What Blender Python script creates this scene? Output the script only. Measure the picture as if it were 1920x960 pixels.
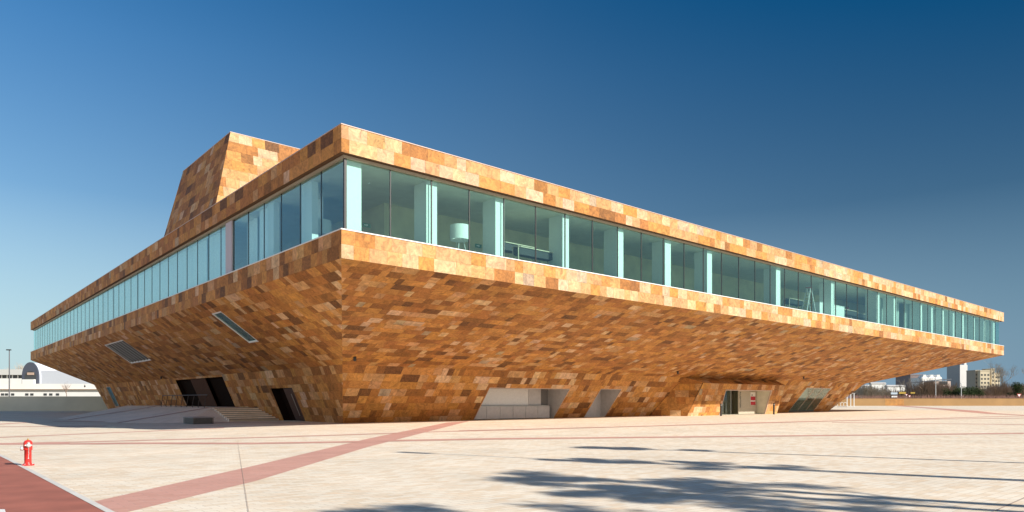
import bpy, bmesh, math, random
from mathutils import Vector, Matrix
R = math.radians
for o in list(bpy.data.objects):
    bpy.data.objects.remove(o)
scn = bpy.context.scene
COL = scn.collection

# ------------------------------------------------------------------ camera, sky, sun, exposure
cd = bpy.data.cameras.new('camera')
cam = bpy.data.objects.new('camera', cd)
COL.objects.link(cam)
cam.location = (0, 0, 1.8)
cam.rotation_euler = (R(90), 0, 0)
cd.sensor_width = 36
cd.lens = 36 * 1300 / 1920
cd.shift_y = 270 / 1920
cd.clip_start = 0.1
cd.clip_end = 6000
scn.camera = cam
scn.render.resolution_x = 1024
scn.render.resolution_y = 512

SUN_EL = R(31.5)
SX, SY = 0.871, -0.491            # horizontal direction TO the sun
world = bpy.data.worlds.new('World')
scn.world = world
world.use_nodes = True
wn = world.node_tree
wn.nodes.clear()
sky = wn.nodes.new('ShaderNodeTexSky')
sky.sky_type = 'NISHITA'
sky.sun_disc = False
sky.sun_elevation = SUN_EL
sky.sun_rotation = math.atan2(SX, SY)
sky.altitude = 150
sky.air_density = 1.0
sky.dust_density = 0.35
sky.ozone_density = 2.2
bg = wn.nodes.new('ShaderNodeBackground')
bg.inputs['Strength'].default_value = 0.07
wo = wn.nodes.new('ShaderNodeOutputWorld')
hs = wn.nodes.new('ShaderNodeHueSaturation')
hs.inputs['Saturation'].default_value = 1.25
wtc = wn.nodes.new('ShaderNodeTexCoord')
wsp = wn.nodes.new('ShaderNodeSeparateXYZ')
wmr = wn.nodes.new('ShaderNodeMapRange')
wmr.inputs[1].default_value = -0.6; wmr.inputs[2].default_value = 0.6
wmr.inputs[3].default_value = 1.30; wmr.inputs[4].default_value = 0.50
wz = wn.nodes.new('ShaderNodeMapRange')       # pale, slightly dull band above the horizon
wz.inputs[1].default_value = 0.0; wz.inputs[2].default_value = 0.42
wz.inputs[3].default_value = 0.0; wz.inputs[4].default_value = 1.0
wlo = wn.nodes.new('ShaderNodeMapRange')
wlo.inputs[1].default_value = -0.6; wlo.inputs[2].default_value = 0.6
wlo.inputs[3].default_value = 0.80; wlo.inputs[4].default_value = 0.52
wzs = wn.nodes.new('ShaderNodeMapRange')
wzs.inputs[1].default_value = 0.0; wzs.inputs[2].default_value = 0.5
wzs.inputs[3].default_value = 0.85; wzs.inputs[4].default_value = 1.36
wmu = wn.nodes.new('ShaderNodeMix'); wmu.data_type = 'FLOAT'; wn.links.new(wsp.outputs['X'], wlo.inputs[0])
wvm = wn.nodes.new('ShaderNodeVectorMath'); wvm.operation = 'SCALE'
wn.links.new(wtc.outputs['Generated'], wsp.inputs[0]); wn.links.new(wsp.outputs['X'], wmr.inputs[0])
wn.links.new(sky.outputs[0], hs.inputs['Color']); wn.links.new(hs.outputs[0], wvm.inputs[0]); wn.links.new(wsp.outputs['Z'], wz.inputs[0]); wn.links.new(wsp.outputs['Z'], wzs.inputs[0]); wxs = wn.nodes.new('ShaderNodeMapRange')
wxs.inputs[1].default_value = 0.0; wxs.inputs[2].default_value = 0.6; wxs.inputs[3].default_value = 1.0; wxs.inputs[4].default_value = 1.16
wms = wn.nodes.new('ShaderNodeMath'); wms.operation = 'MULTIPLY'
wn.links.new(wsp.outputs['X'], wxs.inputs[0]); wn.links.new(wxs.outputs[0], wms.inputs[0]); wn.links.new(wzs.outputs[0], wms.inputs[1])
wn.links.new(wms.outputs[0], hs.inputs['Saturation'])
wn.links.new(wz.outputs[0], wmu.inputs[0]); wn.links.new(wlo.outputs[0], wmu.inputs[2]); wn.links.new(wmr.outputs[0], wmu.inputs[3]); wn.links.new(wmu.outputs[0], wvm.inputs['Scale'])
whc = wn.nodes.new('ShaderNodeMix'); whc.data_type = 'RGBA'      # hazy air low over the horizon
whc.inputs[6].default_value = (5.5, 6.5, 7.4, 1); whc.inputs[7].default_value = (1.9, 2.95, 4.5, 1)
whx = wn.nodes.new('ShaderNodeMapRange'); whx.inputs[1].default_value = -0.6; whx.inputs[2].default_value = 0.6
whf = wn.nodes.new('ShaderNodeMapRange'); whf.inputs[1].default_value = 0.0; whf.inputs[2].default_value = 0.25
whf.inputs[3].default_value = 0.9; whf.inputs[4].default_value = 0.0
whm = wn.nodes.new('ShaderNodeMix'); whm.data_type = 'RGBA'
wn.links.new(wsp.outputs['X'], whx.inputs[0]); wn.links.new(wsp.outputs['Z'], whf.inputs[0])
wn.links.new(whx.outputs[0], whc.inputs[0]); wn.links.new(whf.outputs[0], whm.inputs[0])
wn.links.new(wvm.outputs[0], whm.inputs[6]); wn.links.new(whc.outputs[2], whm.inputs[7])
# broad pale glow added low in the unseen sky behind the camera, lifts the shade
wsy = wn.nodes.new('ShaderNodeMapRange'); wsy.inputs[1].default_value = -0.05; wsy.inputs[2].default_value = -0.85
wsz = wn.nodes.new('ShaderNodeMapRange'); wsz.inputs[1].default_value = 0.0; wsz.inputs[2].default_value = 0.65
wsz.inputs[3].default_value = 1.0; wsz.inputs[4].default_value = 0.0
wsm = wn.nodes.new('ShaderNodeMath'); wsm.operation = 'MULTIPLY'
wgl = wn.nodes.new('ShaderNodeMix'); wgl.data_type = 'RGBA'; wgl.inputs[7].default_value = (12.5, 10.3, 9.0, 1)
wn.links.new(wsp.outputs['Y'], wsy.inputs[0]); wn.links.new(wsp.outputs['Z'], wsz.inputs[0])
wn.links.new(wsy.outputs[0], wsm.inputs[0]); wn.links.new(wsz.outputs[0], wsm.inputs[1]); wn.links.new(wsm.outputs[0], wgl.inputs[0])
wn.links.new(whm.outputs[2], wgl.inputs[6]); wtn = wn.nodes.new('ShaderNodeVectorMath'); wtn.operation = 'MULTIPLY'; wtn.inputs[1].default_value = (0.95, 1.09, 1.07)
wn.links.new(wgl.outputs[2], wtn.inputs[0]); wn.links.new(wtn.outputs[0], bg.inputs['Color'])
wn.links.new(bg.outputs[0], wo.inputs['Surface'])
ld = bpy.data.lights.new('sun', 'SUN')
ld.energy = 5.0
ld.angle = R(0.53)
ld.color = (1.0, 0.95, 0.86)
sun = bpy.data.objects.new('sun', ld)
COL.objects.link(sun)
sun.rotation_euler = Vector((-SX * math.cos(SUN_EL), -SY * math.cos(SUN_EL), -math.sin(SUN_EL))).to_track_quat('-Z', 'Y').to_euler()
scn.view_settings.view_transform = 'Standard'
scn.view_settings.look = 'None'
scn.view_settings.gamma = 1
scn.view_settings.exposure = 0.5
scn.render.engine = 'CYCLES'
scn.cycles.max_bounces = 10
scn.cycles.transparent_max_bounces = 16
scn.cycles.diffuse_bounces = 5

# ------------------------------------------------------------------ helpers
def tag(o, label=None, cat=None, group=None, kind=None):
    if label: o['label'] = label
    if cat: o['category'] = cat
    if group: o['group'] = group
    if kind: o['kind'] = kind
    return o

def empty(name, loc, rz=0, label=None, cat=None, group=None):
    o = bpy.data.objects.new(name, None)
    COL.objects.link(o)
    o.location = loc
    o.rotation_euler = (0, 0, rz)
    o.empty_display_size = 0.3
    return tag(o, label, cat, group)

class MB:
    def __init__(s):
        s.v = []; s.f = []; s.m = []; s.c = []
    def poly(s, pts, mi=0, col=None):
        n = len(s.v)
        s.v += [tuple(p) for p in pts]
        s.f.append(tuple(range(n, n + len(pts))))
        s.m.append(mi); s.c.append(col)
        return s
    def hexa(s, b, t, mi=0):
        n = len(s.v); k = len(b)
        s.v += [tuple(p) for p in b] + [tuple(p) for p in t]
        s.f.append(tuple(range(n + k - 1, n - 1, -1)))
        s.f.append(tuple(range(n + k, n + 2 * k)))
        for i in range(k):
            j = (i + 1) % k
            s.f.append((n + i, n + j, n + k + j, n + k + i))
        s.m += [mi] * (k + 2); s.c += [None] * (k + 2)
        return s
    def box(s, x0, x1, y0, y1, z0, z1, mi=0):
        return s.hexa([(x0, y0, z0), (x1, y0, z0), (x1, y1, z0), (x0, y1, z0)],
                      [(x0, y0, z1), (x1, y0, z1), (x1, y1, z1), (x0, y1, z1)], mi)
    def tube(s, a, b, r0, r1=None, n=8, mi=0):
        a = Vector(a); b = Vector(b); r1 = r0 if r1 is None else r1
        d = (b - a)
        if d.length < 1e-6: return s
        d.normalize()
        e = d.orthogonal().normalized(); g = d.cross(e)
        B = [a + (e * math.cos(2 * math.pi * i / n) + g * math.sin(2 * math.pi * i / n)) * r0 for i in range(n)]
        T = [b + (e * math.cos(2 * math.pi * i / n) + g * math.sin(2 * math.pi * i / n)) * r1 for i in range(n)]
        return s.hexa(B, T, mi)
    def lathe(s, prof, c=(0, 0, 0), n=24, axis='z', mi=0):
        k = len(prof); st = len(s.v)
        for (r, h) in prof:
            for i in range(n):
                a = 2 * math.pi * i / n
                x, y = r * math.cos(a), r * math.sin(a)
                p = {'z': (x, y, h), 'x': (h, x, y), 'y': (x, h, y)}[axis]
                s.v.append((c[0] + p[0], c[1] + p[1], c[2] + p[2]))
        for j in range(k - 1):
            for i in range(n):
                i2 = (i + 1) % n
                s.f.append((st + j * n + i, st + j * n + i2, st + (j + 1) * n + i2, st + (j + 1) * n + i))
                s.m.append(mi); s.c.append(None)
        return s
    def build(s, name, mats, parent=None, smooth=False, fix=False, bevel=0):
        me = bpy.data.meshes.new(name)
        me.from_pydata(s.v, [], s.f)
        if not isinstance(mats, (list, tuple)): mats = [mats]
        for m in mats: me.materials.append(m)
        me.polygons.foreach_set('material_index', s.m)
        if any(c is not None for c in s.c):
            at = me.color_attributes.new('tile', 'FLOAT_COLOR', 'CORNER')
            flat = []
            for f, c in zip(s.f, s.c):
                c = c or (0.2, 0.2, 0.2)
                flat += [c[0], c[1], c[2], 1.0] * len(f)
            at.data.foreach_set('color', flat)
        if fix:
            b = bmesh.new(); b.from_mesh(me)
            bmesh.ops.recalc_face_normals(b, faces=b.faces[:])
            b.to_mesh(me); b.free()
        if smooth:
            me.polygons.foreach_set('use_smooth', [True] * len(me.polygons))
        o = bpy.data.objects.new(name, me)
        COL.objects.link(o)
        if parent: o.parent = parent
        if bevel:
            md = o.modifiers.new('bevel', 'BEVEL'); md.width = bevel; md.segments = 2; md.limit_method = 'ANGLE'
        return o

def kids(o): return [c for c in bpy.data.objects if c.parent == o]
def copy_tree(o, loc=None, rz=None, scale=None, label=None, parent=None):
    c = o.copy(); COL.objects.link(c)
    if parent: c.parent = parent
    if loc is not None: c.location = loc
    if rz is not None: c.rotation_euler = (0, 0, rz)
    if scale is not None: c.scale = scale if isinstance(scale, tuple) else (scale,) * 3
    if label: c['label'] = label
    for ch in kids(o): copy_tree(ch, parent=c)
    return c

# ------------------------------------------------------------------ materials
def mat(name, color, rough=0.7, metal=0.0, noise=0.0, nscale=5.0, bump=0.0, spec=None):
    m = bpy.data.materials.new(name); m.use_nodes = True
    nt = m.node_tree; b = nt.nodes['Principled BSDF']
    b.inputs['Base Color'].default_value = (*color, 1)
    b.inputs['Roughness'].default_value = rough
    b.inputs['Metallic'].default_value = metal
    if spec is not None: b.inputs['Specular IOR Level'].default_value = spec
    if noise or bump:
        tc = nt.nodes.new('ShaderNodeTexCoord')
        no = nt.nodes.new('ShaderNodeTexNoise')
        no.inputs['Scale'].default_value = nscale; no.inputs['Detail'].default_value = 6
        nt.links.new(tc.outputs['Object'], no.inputs['Vector'])
        if noise:
            mr = nt.nodes.new('ShaderNodeMapRange')
            mr.inputs[1].default_value = 0.25; mr.inputs[2].default_value = 0.75
            mr.inputs[3].default_value = 1 - noise; mr.inputs[4].default_value = 1 + noise
            nt.links.new(no.outputs['Fac'], mr.inputs[0])
            mx = nt.nodes.new('ShaderNodeMix'); mx.data_type = 'RGBA'; mx.blend_type = 'MULTIPLY'
            mx.inputs[0].default_value = 1
            mx.inputs[6].default_value = (*color, 1)
            nt.links.new(mr.outputs[0], mx.inputs[7])
            nt.links.new(mx.outputs[2], b.inputs['Base Color'])
        if bump:
            bp = nt.nodes.new('ShaderNodeBump'); bp.inputs['Strength'].default_value = bump
            bp.inputs['Distance'].default_value = 0.02
            nt.links.new(no.outputs['Fac'], bp.inputs['Height'])
            nt.links.new(bp.outputs[0], b.inputs['Normal'])
    return m

def stone_material():
    m = bpy.data.materials.new('stone_tiles'); m.use_nodes = True
    nt = m.node_tree; N = nt.nodes; L = nt.links; b = N['Principled BSDF']
    at = N.new('ShaderNodeAttribute'); at.attribute_name = 'tile'
    tc = N.new('ShaderNodeTexCoord')
    def noise(sc, det, dist=0.0):
        n = N.new('ShaderNodeTexNoise'); n.inputs['Scale'].default_value = sc
        n.inputs['Detail'].default_value = det; n.inputs['Distortion'].default_value = dist
        n.inputs['Roughness'].default_value = 0.65
        L.new(tc.outputs['Object'], n.inputs['Vector']); return n
    def rng(src, a, c, lo=0.25, hi=0.75):
        r = N.new('ShaderNodeMapRange'); r.inputs[1].default_value = lo; r.inputs[2].default_value = hi
        r.inputs[3].default_value = a; r.inputs[4].default_value = c
        L.new(src, r.inputs[0]); return r
    n1 = noise(1.7, 8, 1.6); n2 = noise(9, 6, 0.8)
    for n_ in (n1, n2):       # every tile is its own cut of stone
        ad = N.new('ShaderNodeVectorMath'); ad.operation = 'MULTIPLY_ADD'; ad.inputs[1].default_value = (97, 131, 173)
        L.new(at.outputs['Color'], ad.inputs[0]); L.new(tc.outputs['Object'], ad.inputs[2]); L.new(ad.outputs[0], n_.inputs['Vector']); n3 = noise(0.55, 3)
    r1 = rng(n1.outputs['Fac'], 0.58, 1.40, 0.3, 0.7); r2 = rng(n2.outputs['Fac'], 0.78, 1.22, 0.3, 0.7); r3 = rng(n3.outputs['Fac'], 0.9, 1.1)
    mu = N.new('ShaderNodeMath'); mu.operation = 'MULTIPLY'; L.new(r1.outputs[0], mu.inputs[0]); L.new(r2.outputs[0], mu.inputs[1])
    mu2 = N.new('ShaderNodeMath'); mu2.operation = 'MULTIPLY'; L.new(mu.outputs[0], mu2.inputs[0]); L.new(r3.outputs[0], mu2.inputs[1])
    vm = N.new('ShaderNodeVectorMath'); vm.operation = 'SCALE'
    L.new(at.outputs['Color'], vm.inputs[0]); L.new(mu2.outputs[0], vm.inputs['Scale'])
    # veins: rusty clouding inside a tile
    vr = rng(n2.outputs['Fac'], 0.0, 0.45, 0.5, 0.72)
    mx = N.new('ShaderNodeMix'); mx.data_type = 'RGBA'
    mx.inputs[7].default_value = (0.40, 0.17, 0.05, 1)
    L.new(vr.outputs[0], mx.inputs[0]); L.new(vm.outputs[0], mx.inputs[6])
    L.new(mx.outputs[2], b.inputs['Base Color'])
    b.inputs['Roughness'].default_value = 0.72
    b.inputs['Specular IOR Level'].default_value = 0.35
    bp = N.new('ShaderNodeBump'); bp.inputs['Strength'].default_value = 0.5; bp.inputs['Distance'].default_value = 0.03
    L.new(n2.outputs['Fac'], bp.inputs['Height']); L.new(bp.outputs[0], b.inputs['Normal'])
    return m

def paving_material(name, c1, c2, mortar, bw, rh, rot, patch=0.12, tint=(0.75, 0.42, 0.2), tfac=0.25):
    m = bpy.data.materials.new(name); m.use_nodes = True
    nt = m.node_tree; N = nt.nodes; L = nt.links; b = N['Principled BSDF']
    tc = N.new('ShaderNodeTexCoord'); mp = N.new('ShaderNodeMapping')
    mp.inputs['Rotation'].default_value = (0, 0, rot)
    L.new(tc.outputs['Object'], mp.inputs['Vector'])
    br = N.new('ShaderNodeTexBrick')
    br.inputs['Scale'].default_value = 1; br.inputs['Brick Width'].default_value = bw; br.inputs['Row Height'].default_value = rh
    br.inputs['Mortar Size'].default_value = 0.006; br.inputs['Mortar Smooth'].default_value = 0.3
    br.inputs['Color1'].default_value = (*c1, 1); br.inputs['Color2'].default_value = (*c2, 1)
    br.inputs['Mortar'].default_value = (*mortar, 1); br.inputs['Bias'].default_value = -0.35
    L.new(mp.outputs[0], br.inputs['Vector'])
    n1 = N.new('ShaderNodeTexNoise'); n1.inputs['Scale'].default_value = 0.35; n1.inputs['Detail'].default_value = 7
    n1.inputs['Roughness'].default_value = 0.6
    n2 = N.new('ShaderNodeTexNoise'); n2.inputs['Scale'].default_value = 3.0; n2.inputs['Detail'].default_value = 6
    mp2 = N.new('ShaderNodeMapping'); mp2.inputs['Rotation'].default_value = (0, 0, rot); mp2.inputs['Scale'].default_value = (0.6, 2.4, 1)
    L.new(tc.outputs['Object'], mp2.inputs['Vector'])
    L.new(tc.outputs['Object'], n1.inputs['Vector']); L.new(mp2.outputs[0], n2.inputs['Vector'])
    r1 = N.new('ShaderNodeMapRange'); r1.inputs[1].default_value = 0.3; r1.inputs[2].default_value = 0.7
    r1.inputs[3].default_value = 1 - patch; r1.inputs[4].default_value = 1 + patch * 0.6
    L.new(n1.outputs['Fac'], r1.inputs[0])
    r2 = N.new('ShaderNodeMapRange'); r2.inputs[1].default_value = 0.5; r2.inputs[2].default_value = 0.72
    r2.inputs[3].default_value = 0; r2.inputs[4].default_value = tfac
    L.new(n2.outputs['Fac'], r2.inputs[0])
    vm = N.new('ShaderNodeVectorMath'); vm.operation = 'SCALE'
    L.new(br.outputs['Color'], vm.inputs[0]); L.new(r1.outputs[0], vm.inputs['Scale'])
    mx = N.new('ShaderNodeMix'); mx.data_type = 'RGBA'
    mx.inputs[7].default_value = (*tint, 1)
    L.new(r2.outputs[0], mx.inputs[0]); L.new(vm.outputs[0], mx.inputs[6])
    L.new(mx.outputs[2], b.inputs['Base Color'])
    b.inputs['Roughness'].default_value = 0.85
    b.inputs['Specular IOR Level'].default_value = 0.2
    return m

def glass_material(name, tint, blend, graz=0.9, wav=0.0):
    m = bpy.data.materials.new(name); m.use_nodes = True
    nt = m.node_tree; N = nt.nodes; L = nt.links
    N.remove(N['Principled BSDF'])
    tr = N.new('ShaderNodeBsdfTransparent'); tr.inputs[0].default_value = (*tint, 1)
    gl = N.new('ShaderNodeBsdfGlossy'); gl.inputs['Roughness'].default_value = 0.02; gl.inputs[0].default_value = (0.82, 0.95, 0.95, 1)
    lw = N.new('ShaderNodeLayerWeight'); lw.inputs['Blend'].default_value = blend
    if wav:
        tc = N.new('ShaderNodeTexCoord'); no = N.new('ShaderNodeTexNoise'); no.inputs['Scale'].default_value = 0.45
        mp = N.new('ShaderNodeMapping'); mp.inputs['Scale'].default_value = (1, 1, 0.25)
        L.new(tc.outputs['Object'], mp.inputs[0]); L.new(mp.outputs[0], no.inputs['Vector'])
        bp = N.new('ShaderNodeBump'); bp.inputs['Strength'].default_value = wav; bp.inputs['Distance'].default_value = 0.25
        L.new(no.outputs['Fac'], bp.inputs['Height']); L.new(bp.outputs[0], gl.inputs['Normal'])
    mx = N.new('ShaderNodeMixShader')
    lw.inputs['Blend'].default_value = 0.5      # Facing = 1 - |cos|; Schlick curve
    pw = N.new('ShaderNodeMath'); pw.operation = 'POWER'; pw.inputs[1].default_value = 4.5; L.new(lw.outputs['Facing'], pw.inputs[0])
    sm_ = N.new('ShaderNodeMath'); sm_.operation = 'MULTIPLY_ADD'; sm_.inputs[1].default_value = graz; sm_.inputs[2].default_value = blend
    L.new(pw.outputs[0], sm_.inputs[0])
    L.new(sm_.outputs[0], mx.inputs[0]); L.new(tr.outputs[0], mx.inputs[1]); L.new(gl.outputs[0], mx.inputs[2])
    L.new(mx.outputs[0], N['Material Output'].inputs['Surface'])
    return m

M = {}
M['stone'] = stone_material()
M['joint'] = mat('dark_joint', (0.12, 0.065, 0.03), 0.9)
M['dark'] = mat('dark_metal', (0.03, 0.028, 0.027), 0.5, noise=0.2)
M['coping'] = mat('pale_metal_coping', (0.5, 0.37, 0.30), 0.5, noise=0.1)
M['white_metal'] = mat('white_painted_metal', (0.75, 0.75, 0.73), 0.45, noise=0.05)
M['white'] = mat('white_plaster', (0.8, 0.8, 0.77), 0.8, noise=0.04)
M['head'] = mat('beige_head_beam', (0.35, 0.3, 0.22), 0.6, noise=0.1)
M['ceiling'] = mat('interior_ceiling', (0.78, 0.76, 0.64), 0.9, noise=0.08, nscale=1.5)
M['corewall'] = mat('interior_wall', (0.70, 0.62, 0.38), 0.85, noise=0.18, nscale=0.8)
M['floor_in'] = mat('interior_floor', (0.7, 0.67, 0.58), 0.5, noise=0.1)
M['roof'] = mat('roof_gravel', (0.35, 0.33, 0.3), 0.95, noise=0.2)
M['glass'] = glass_material('facade_glass', (0.84, 0.975, 0.95), 0.09)
M['glassL'] = glass_material('facade_glass_shade_side', (0.83, 0.965, 0.975), 0.05, 0.8)
M['glassD'] = glass_material('door_glass', (0.88, 0.93, 0.9), 0.05)
M['curtain_or_reflection'] = mat('sheer_curtain', (0.84, 0.86, 0.86), 0.9, noise=0.05)
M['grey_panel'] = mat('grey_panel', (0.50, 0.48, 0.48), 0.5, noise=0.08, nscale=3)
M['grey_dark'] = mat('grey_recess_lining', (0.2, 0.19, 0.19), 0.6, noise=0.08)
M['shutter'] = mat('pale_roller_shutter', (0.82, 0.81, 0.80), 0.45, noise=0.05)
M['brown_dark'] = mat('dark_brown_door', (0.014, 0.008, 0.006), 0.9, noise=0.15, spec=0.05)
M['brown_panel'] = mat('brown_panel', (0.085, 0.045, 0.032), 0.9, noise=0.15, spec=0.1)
M['steel'] = mat('brushed_steel', (0.45, 0.44, 0.43), 0.35, metal=0.8, noise=0.1)
M['paving'] = paving_material('cream_paving', (0.79, 0.70, 0.575), (0.66, 0.50, 0.34), (0.50, 0.41, 0.32), 0.36, 0.18, R(-41), 0.13, (0.74, 0.54, 0.36), 0.75)
M['redpave'] = paving_material('red_paving', (0.58, 0.31, 0.25), (0.52, 0.27, 0.21), (0.42, 0.26, 0.22), 0.42, 0.21, R(-41), 0.12, (0.6, 0.42, 0.34), 0.3)
M['asphalt'] = mat('red_asphalt', (0.33, 0.105, 0.07), 0.9, noise=0.22, nscale=1.3, bump=0.3)
M['kerb'] = mat('pale_concrete_kerb', (0.60, 0.57, 0.53), 0.85, noise=0.12, nscale=2)
M['earth'] = mat('dry_earth', (0.20, 0.17, 0.11), 0.95, noise=0.3, nscale=0.05)

# building frame: p along the sunlit facade, q along the shaded facade
CX_, CY_ = -8.8615, 36.0
UX, UY = 0.75460552, 0.65617871
ANG = math.atan2(UY, UX)
def W(p, q, z=0.0):
    return (CX_ + p * UX - q * UY, CY_ + p * UY + q * UX, z)
def gz(x):
    return -min(0.42, 0.0082 * max(0.0, -x - 15.0))

# ------------------------------------------------------------------ ground
def sheet(name, poly, z, m, step=1.0, label=None):
    """polygon (world x,y) draped on the gently falling plaza, cut into narrow strips in x"""
    b = bmesh.new()
    vs = [b.verts.new((x, y, 0)) for x, y in poly]
    b.faces.new(vs)
    xs = [p[0] for p in poly]
    for c in ([-15.0, -66.22] + [i * step for i in range(int(-66 / step), int(-15 / step))]):
        if min(xs) < c < max(xs):
            bmesh.ops.bisect_plane(b, geom=b.verts[:] + b.edges[:] + b.faces[:], plane_co=(c, 0, 0), plane_no=(1, 0, 0))
    for v in b.verts: v.co.z = gz(v.co.x) + z
    bmesh.ops.recalc_face_normals(b, faces=b.faces[:])
    me = bpy.data.meshes.new(name); b.to_mesh(me); b.free()
    me.materials.append(m)
    o = bpy.data.objects.new(name, me); COL.objects.link(o)
    o['kind'] = 'structure'
    return o
sheet('terrain', [(-3000, -400), (3000, -400), (3000, 4000), (-3000, 4000)], -0.03, M['earth'], 3.0)
sheet('plaza', [(-300, -60), (300, -60), (300, 214.5), (-60, 214.5), (-60, 138), (-300, 138)], 0.0, M['paving'], 3.0)

def px(pts):   # measured ground points of the paving pattern, given as camera-ray picks, turned into plan coordinates
    return [((x - 960) / 1300 * (2340 / (y - 750)), 2340 / (y - 750)) for x, y in pts]
def band(edge_a, edge_b, z=0.003, m=None, name='paving_band'):
    return sheet(name, px(edge_a) + px(edge_b)[::-1], z, m or M['redpave'], 0.5)
band([(150, 946.5), (480, 872.5), (690, 822.5), (838, 792.3)], [(230, 962.5), (480, 901.7), (690, 838), (880, 789.5)])
band([(-300, 833), (0, 828.3), (130, 826.8)], [(-300, 838), (0, 832), (130, 832.2)], 0.004)
band([(130, 827), (240, 825.0), (470, 820.2), (640, 815.0), (805, 809.4), (1138, 800.6), (1417, 792.2), (1696, 785.4), (1920, 779.4)],
     [(130, 828.8), (240, 826.6), (470, 821.7), (640, 816.4), (805, 810.6), (1138, 801.8), (1417, 793.3), (1696, 786.3), (1920, 780.3)], 0.006)
band([(130, 830.0), (240, 829.6), (470, 830.3), (640, 827.6), (740, 825.0), (930, 821.6), (1400, 817.3), (1920, 811.7)],
     [(130, 832.6), (240, 832.6), (470, 833.2), (640, 830.4), (740, 827.9), (930, 824.4), (1400, 819.3), (1920, 813.6)], 0.008)
band([(-200, 823), (0, 816.2), (120, 811.8), (240, 807.8), (420, 801)], [(-200, 824.5), (0, 817.7), (120, 813.2), (240, 809.0), (420, 802)], 0.004)
band([(-200, 796.2), (0, 795.0), (200, 795.4)], [(-200, 797.0), (0, 795.8), (200, 796.1)], 0.010)
band([(-100, 793.5), (0, 789.5), (60, 786.3)], [(-100, 795), (0, 791.0), (60, 787.3)], 0.004)
band([(860, 807.4), (1200, 799.2), (1640, 787.2), (1920, 783.6)], [(860, 808.3), (1200, 800.0), (1640, 787.8), (1920, 784.3)], 0.012)
band([(1560, 791.4), (1700, 793.5), (1920, 795.8)], [(1560, 792.2), (1700, 794.3), (1920, 796.6)], 0.004)
band([(1675, 760.9), (1729, 765.0), (1785, 770.2), (1850, 776), (1920, 779.2)], [(1697, 760.9), (1755, 765.0), (1830, 770.2), (1870, 775.0), (1920, 778.2)][0:5], 0.010)
band([(640, 793.8), (100, 785.2)][::-1], [(640, 794.3), (100, 785.9)][::-1], 0.010)
# dark movement joints in the paving
M['jointline'] = mat('joint_filler', (0.40, 0.31, 0.25), 0.9)
band([(445.5, 829), (466.5, 966)], [(445.9, 829), (467.6, 966)], 0.013, M['jointline'], 'paving_joint')
band([(1845, 966), (1990, 902)], [(1851, 966), (1994, 902)], 0.006, M['jointline'], 'paving_joint')
band([(1740, 925), (1905, 872)], [(1742, 925), (1906, 872)], 0.004, M['kerb'], 'paving_joint')
# red cycle path with its pale kerb at the lower left
E0 = px([(-420, 700 + 60), (0, 852.5), (104, 903), (205, 956), (420, 1075)])
kerb_in = px([(0, 855.7), (100, 907), (195, 958.5)])
def lineext(a, b, t): return (a[0] + (b[0] - a[0]) * t, a[1] + (b[1] - a[1]) * t)
ko = px([(0, 850.8), (208, 957.2)]); ki = px([(0, 855.2), (192, 958.0)])
ko0, ko1 = lineext(ko[0], ko[1], -6), lineext(ko[0], ko[1], 4)
ki0, ki1 = lineext(ki[0], ki[1], -6), lineext(ki[0], ki[1], 4)
sheet('kerb', [ko0, ko1, ki1, ki0], 0.012, M['kerb'], 1.0)
sheet('cycle_path', [ki0, ki1, (ki1[0] - 12, ki1[1] - 16), (ki0[0] - 25, ki0[1] - 5)], 0.007, M['asphalt'], 1.0)
pm = px([(-60, 956), (9, 956), (12, 966), (-60, 966)])
sheet('painted_marking', pm, 0.011, mat('road_paint', (0.75, 0.73, 0.7), 0.7, noise=0.1), 1.0)

# ------------------------------------------------------------------ stone tiling
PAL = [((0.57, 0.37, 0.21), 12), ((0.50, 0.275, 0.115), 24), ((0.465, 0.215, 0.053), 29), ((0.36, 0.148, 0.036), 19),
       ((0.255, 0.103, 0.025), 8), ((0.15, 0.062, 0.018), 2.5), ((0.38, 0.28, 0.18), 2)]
def tilecol(rnd, dark=0.0):  # dark: shade and sun of each face painted into its tile mix
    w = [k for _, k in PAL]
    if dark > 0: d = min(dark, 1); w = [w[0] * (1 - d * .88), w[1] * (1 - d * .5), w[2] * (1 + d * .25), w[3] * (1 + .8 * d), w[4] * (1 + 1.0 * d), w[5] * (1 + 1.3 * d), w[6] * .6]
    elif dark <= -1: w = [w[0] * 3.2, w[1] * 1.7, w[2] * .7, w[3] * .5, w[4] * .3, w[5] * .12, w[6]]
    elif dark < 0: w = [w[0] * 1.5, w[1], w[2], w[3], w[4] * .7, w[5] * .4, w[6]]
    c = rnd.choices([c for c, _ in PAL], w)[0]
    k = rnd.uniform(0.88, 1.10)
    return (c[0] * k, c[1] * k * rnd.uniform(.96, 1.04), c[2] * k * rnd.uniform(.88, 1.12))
def clip(poly, face):
    """Sutherland-Hodgman against a convex CCW polygon"""
    out = poly
    n = len(face)
    for i in range(n):
        a, b = face[i], face[(i + 1) % n]
        def side(p): return (b[0] - a[0]) * (p[1] - a[1]) - (b[1] - a[1]) * (p[0] - a[0])
        inp, out = out, []
        for k in range(len(inp)):
            p, q = inp[k], inp[(k + 1) % len(inp)]
            sp, sq = side(p), side(q)
            if sp >= 0: out.append(p)
            if sp * sq < 0:
                t = sp / (sp - sq)
                out.append((p[0] + (q[0] - p[0]) * t, p[1] + (q[1] - p[1]) * t))
        if len(out) < 3: return None
    return out
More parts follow.
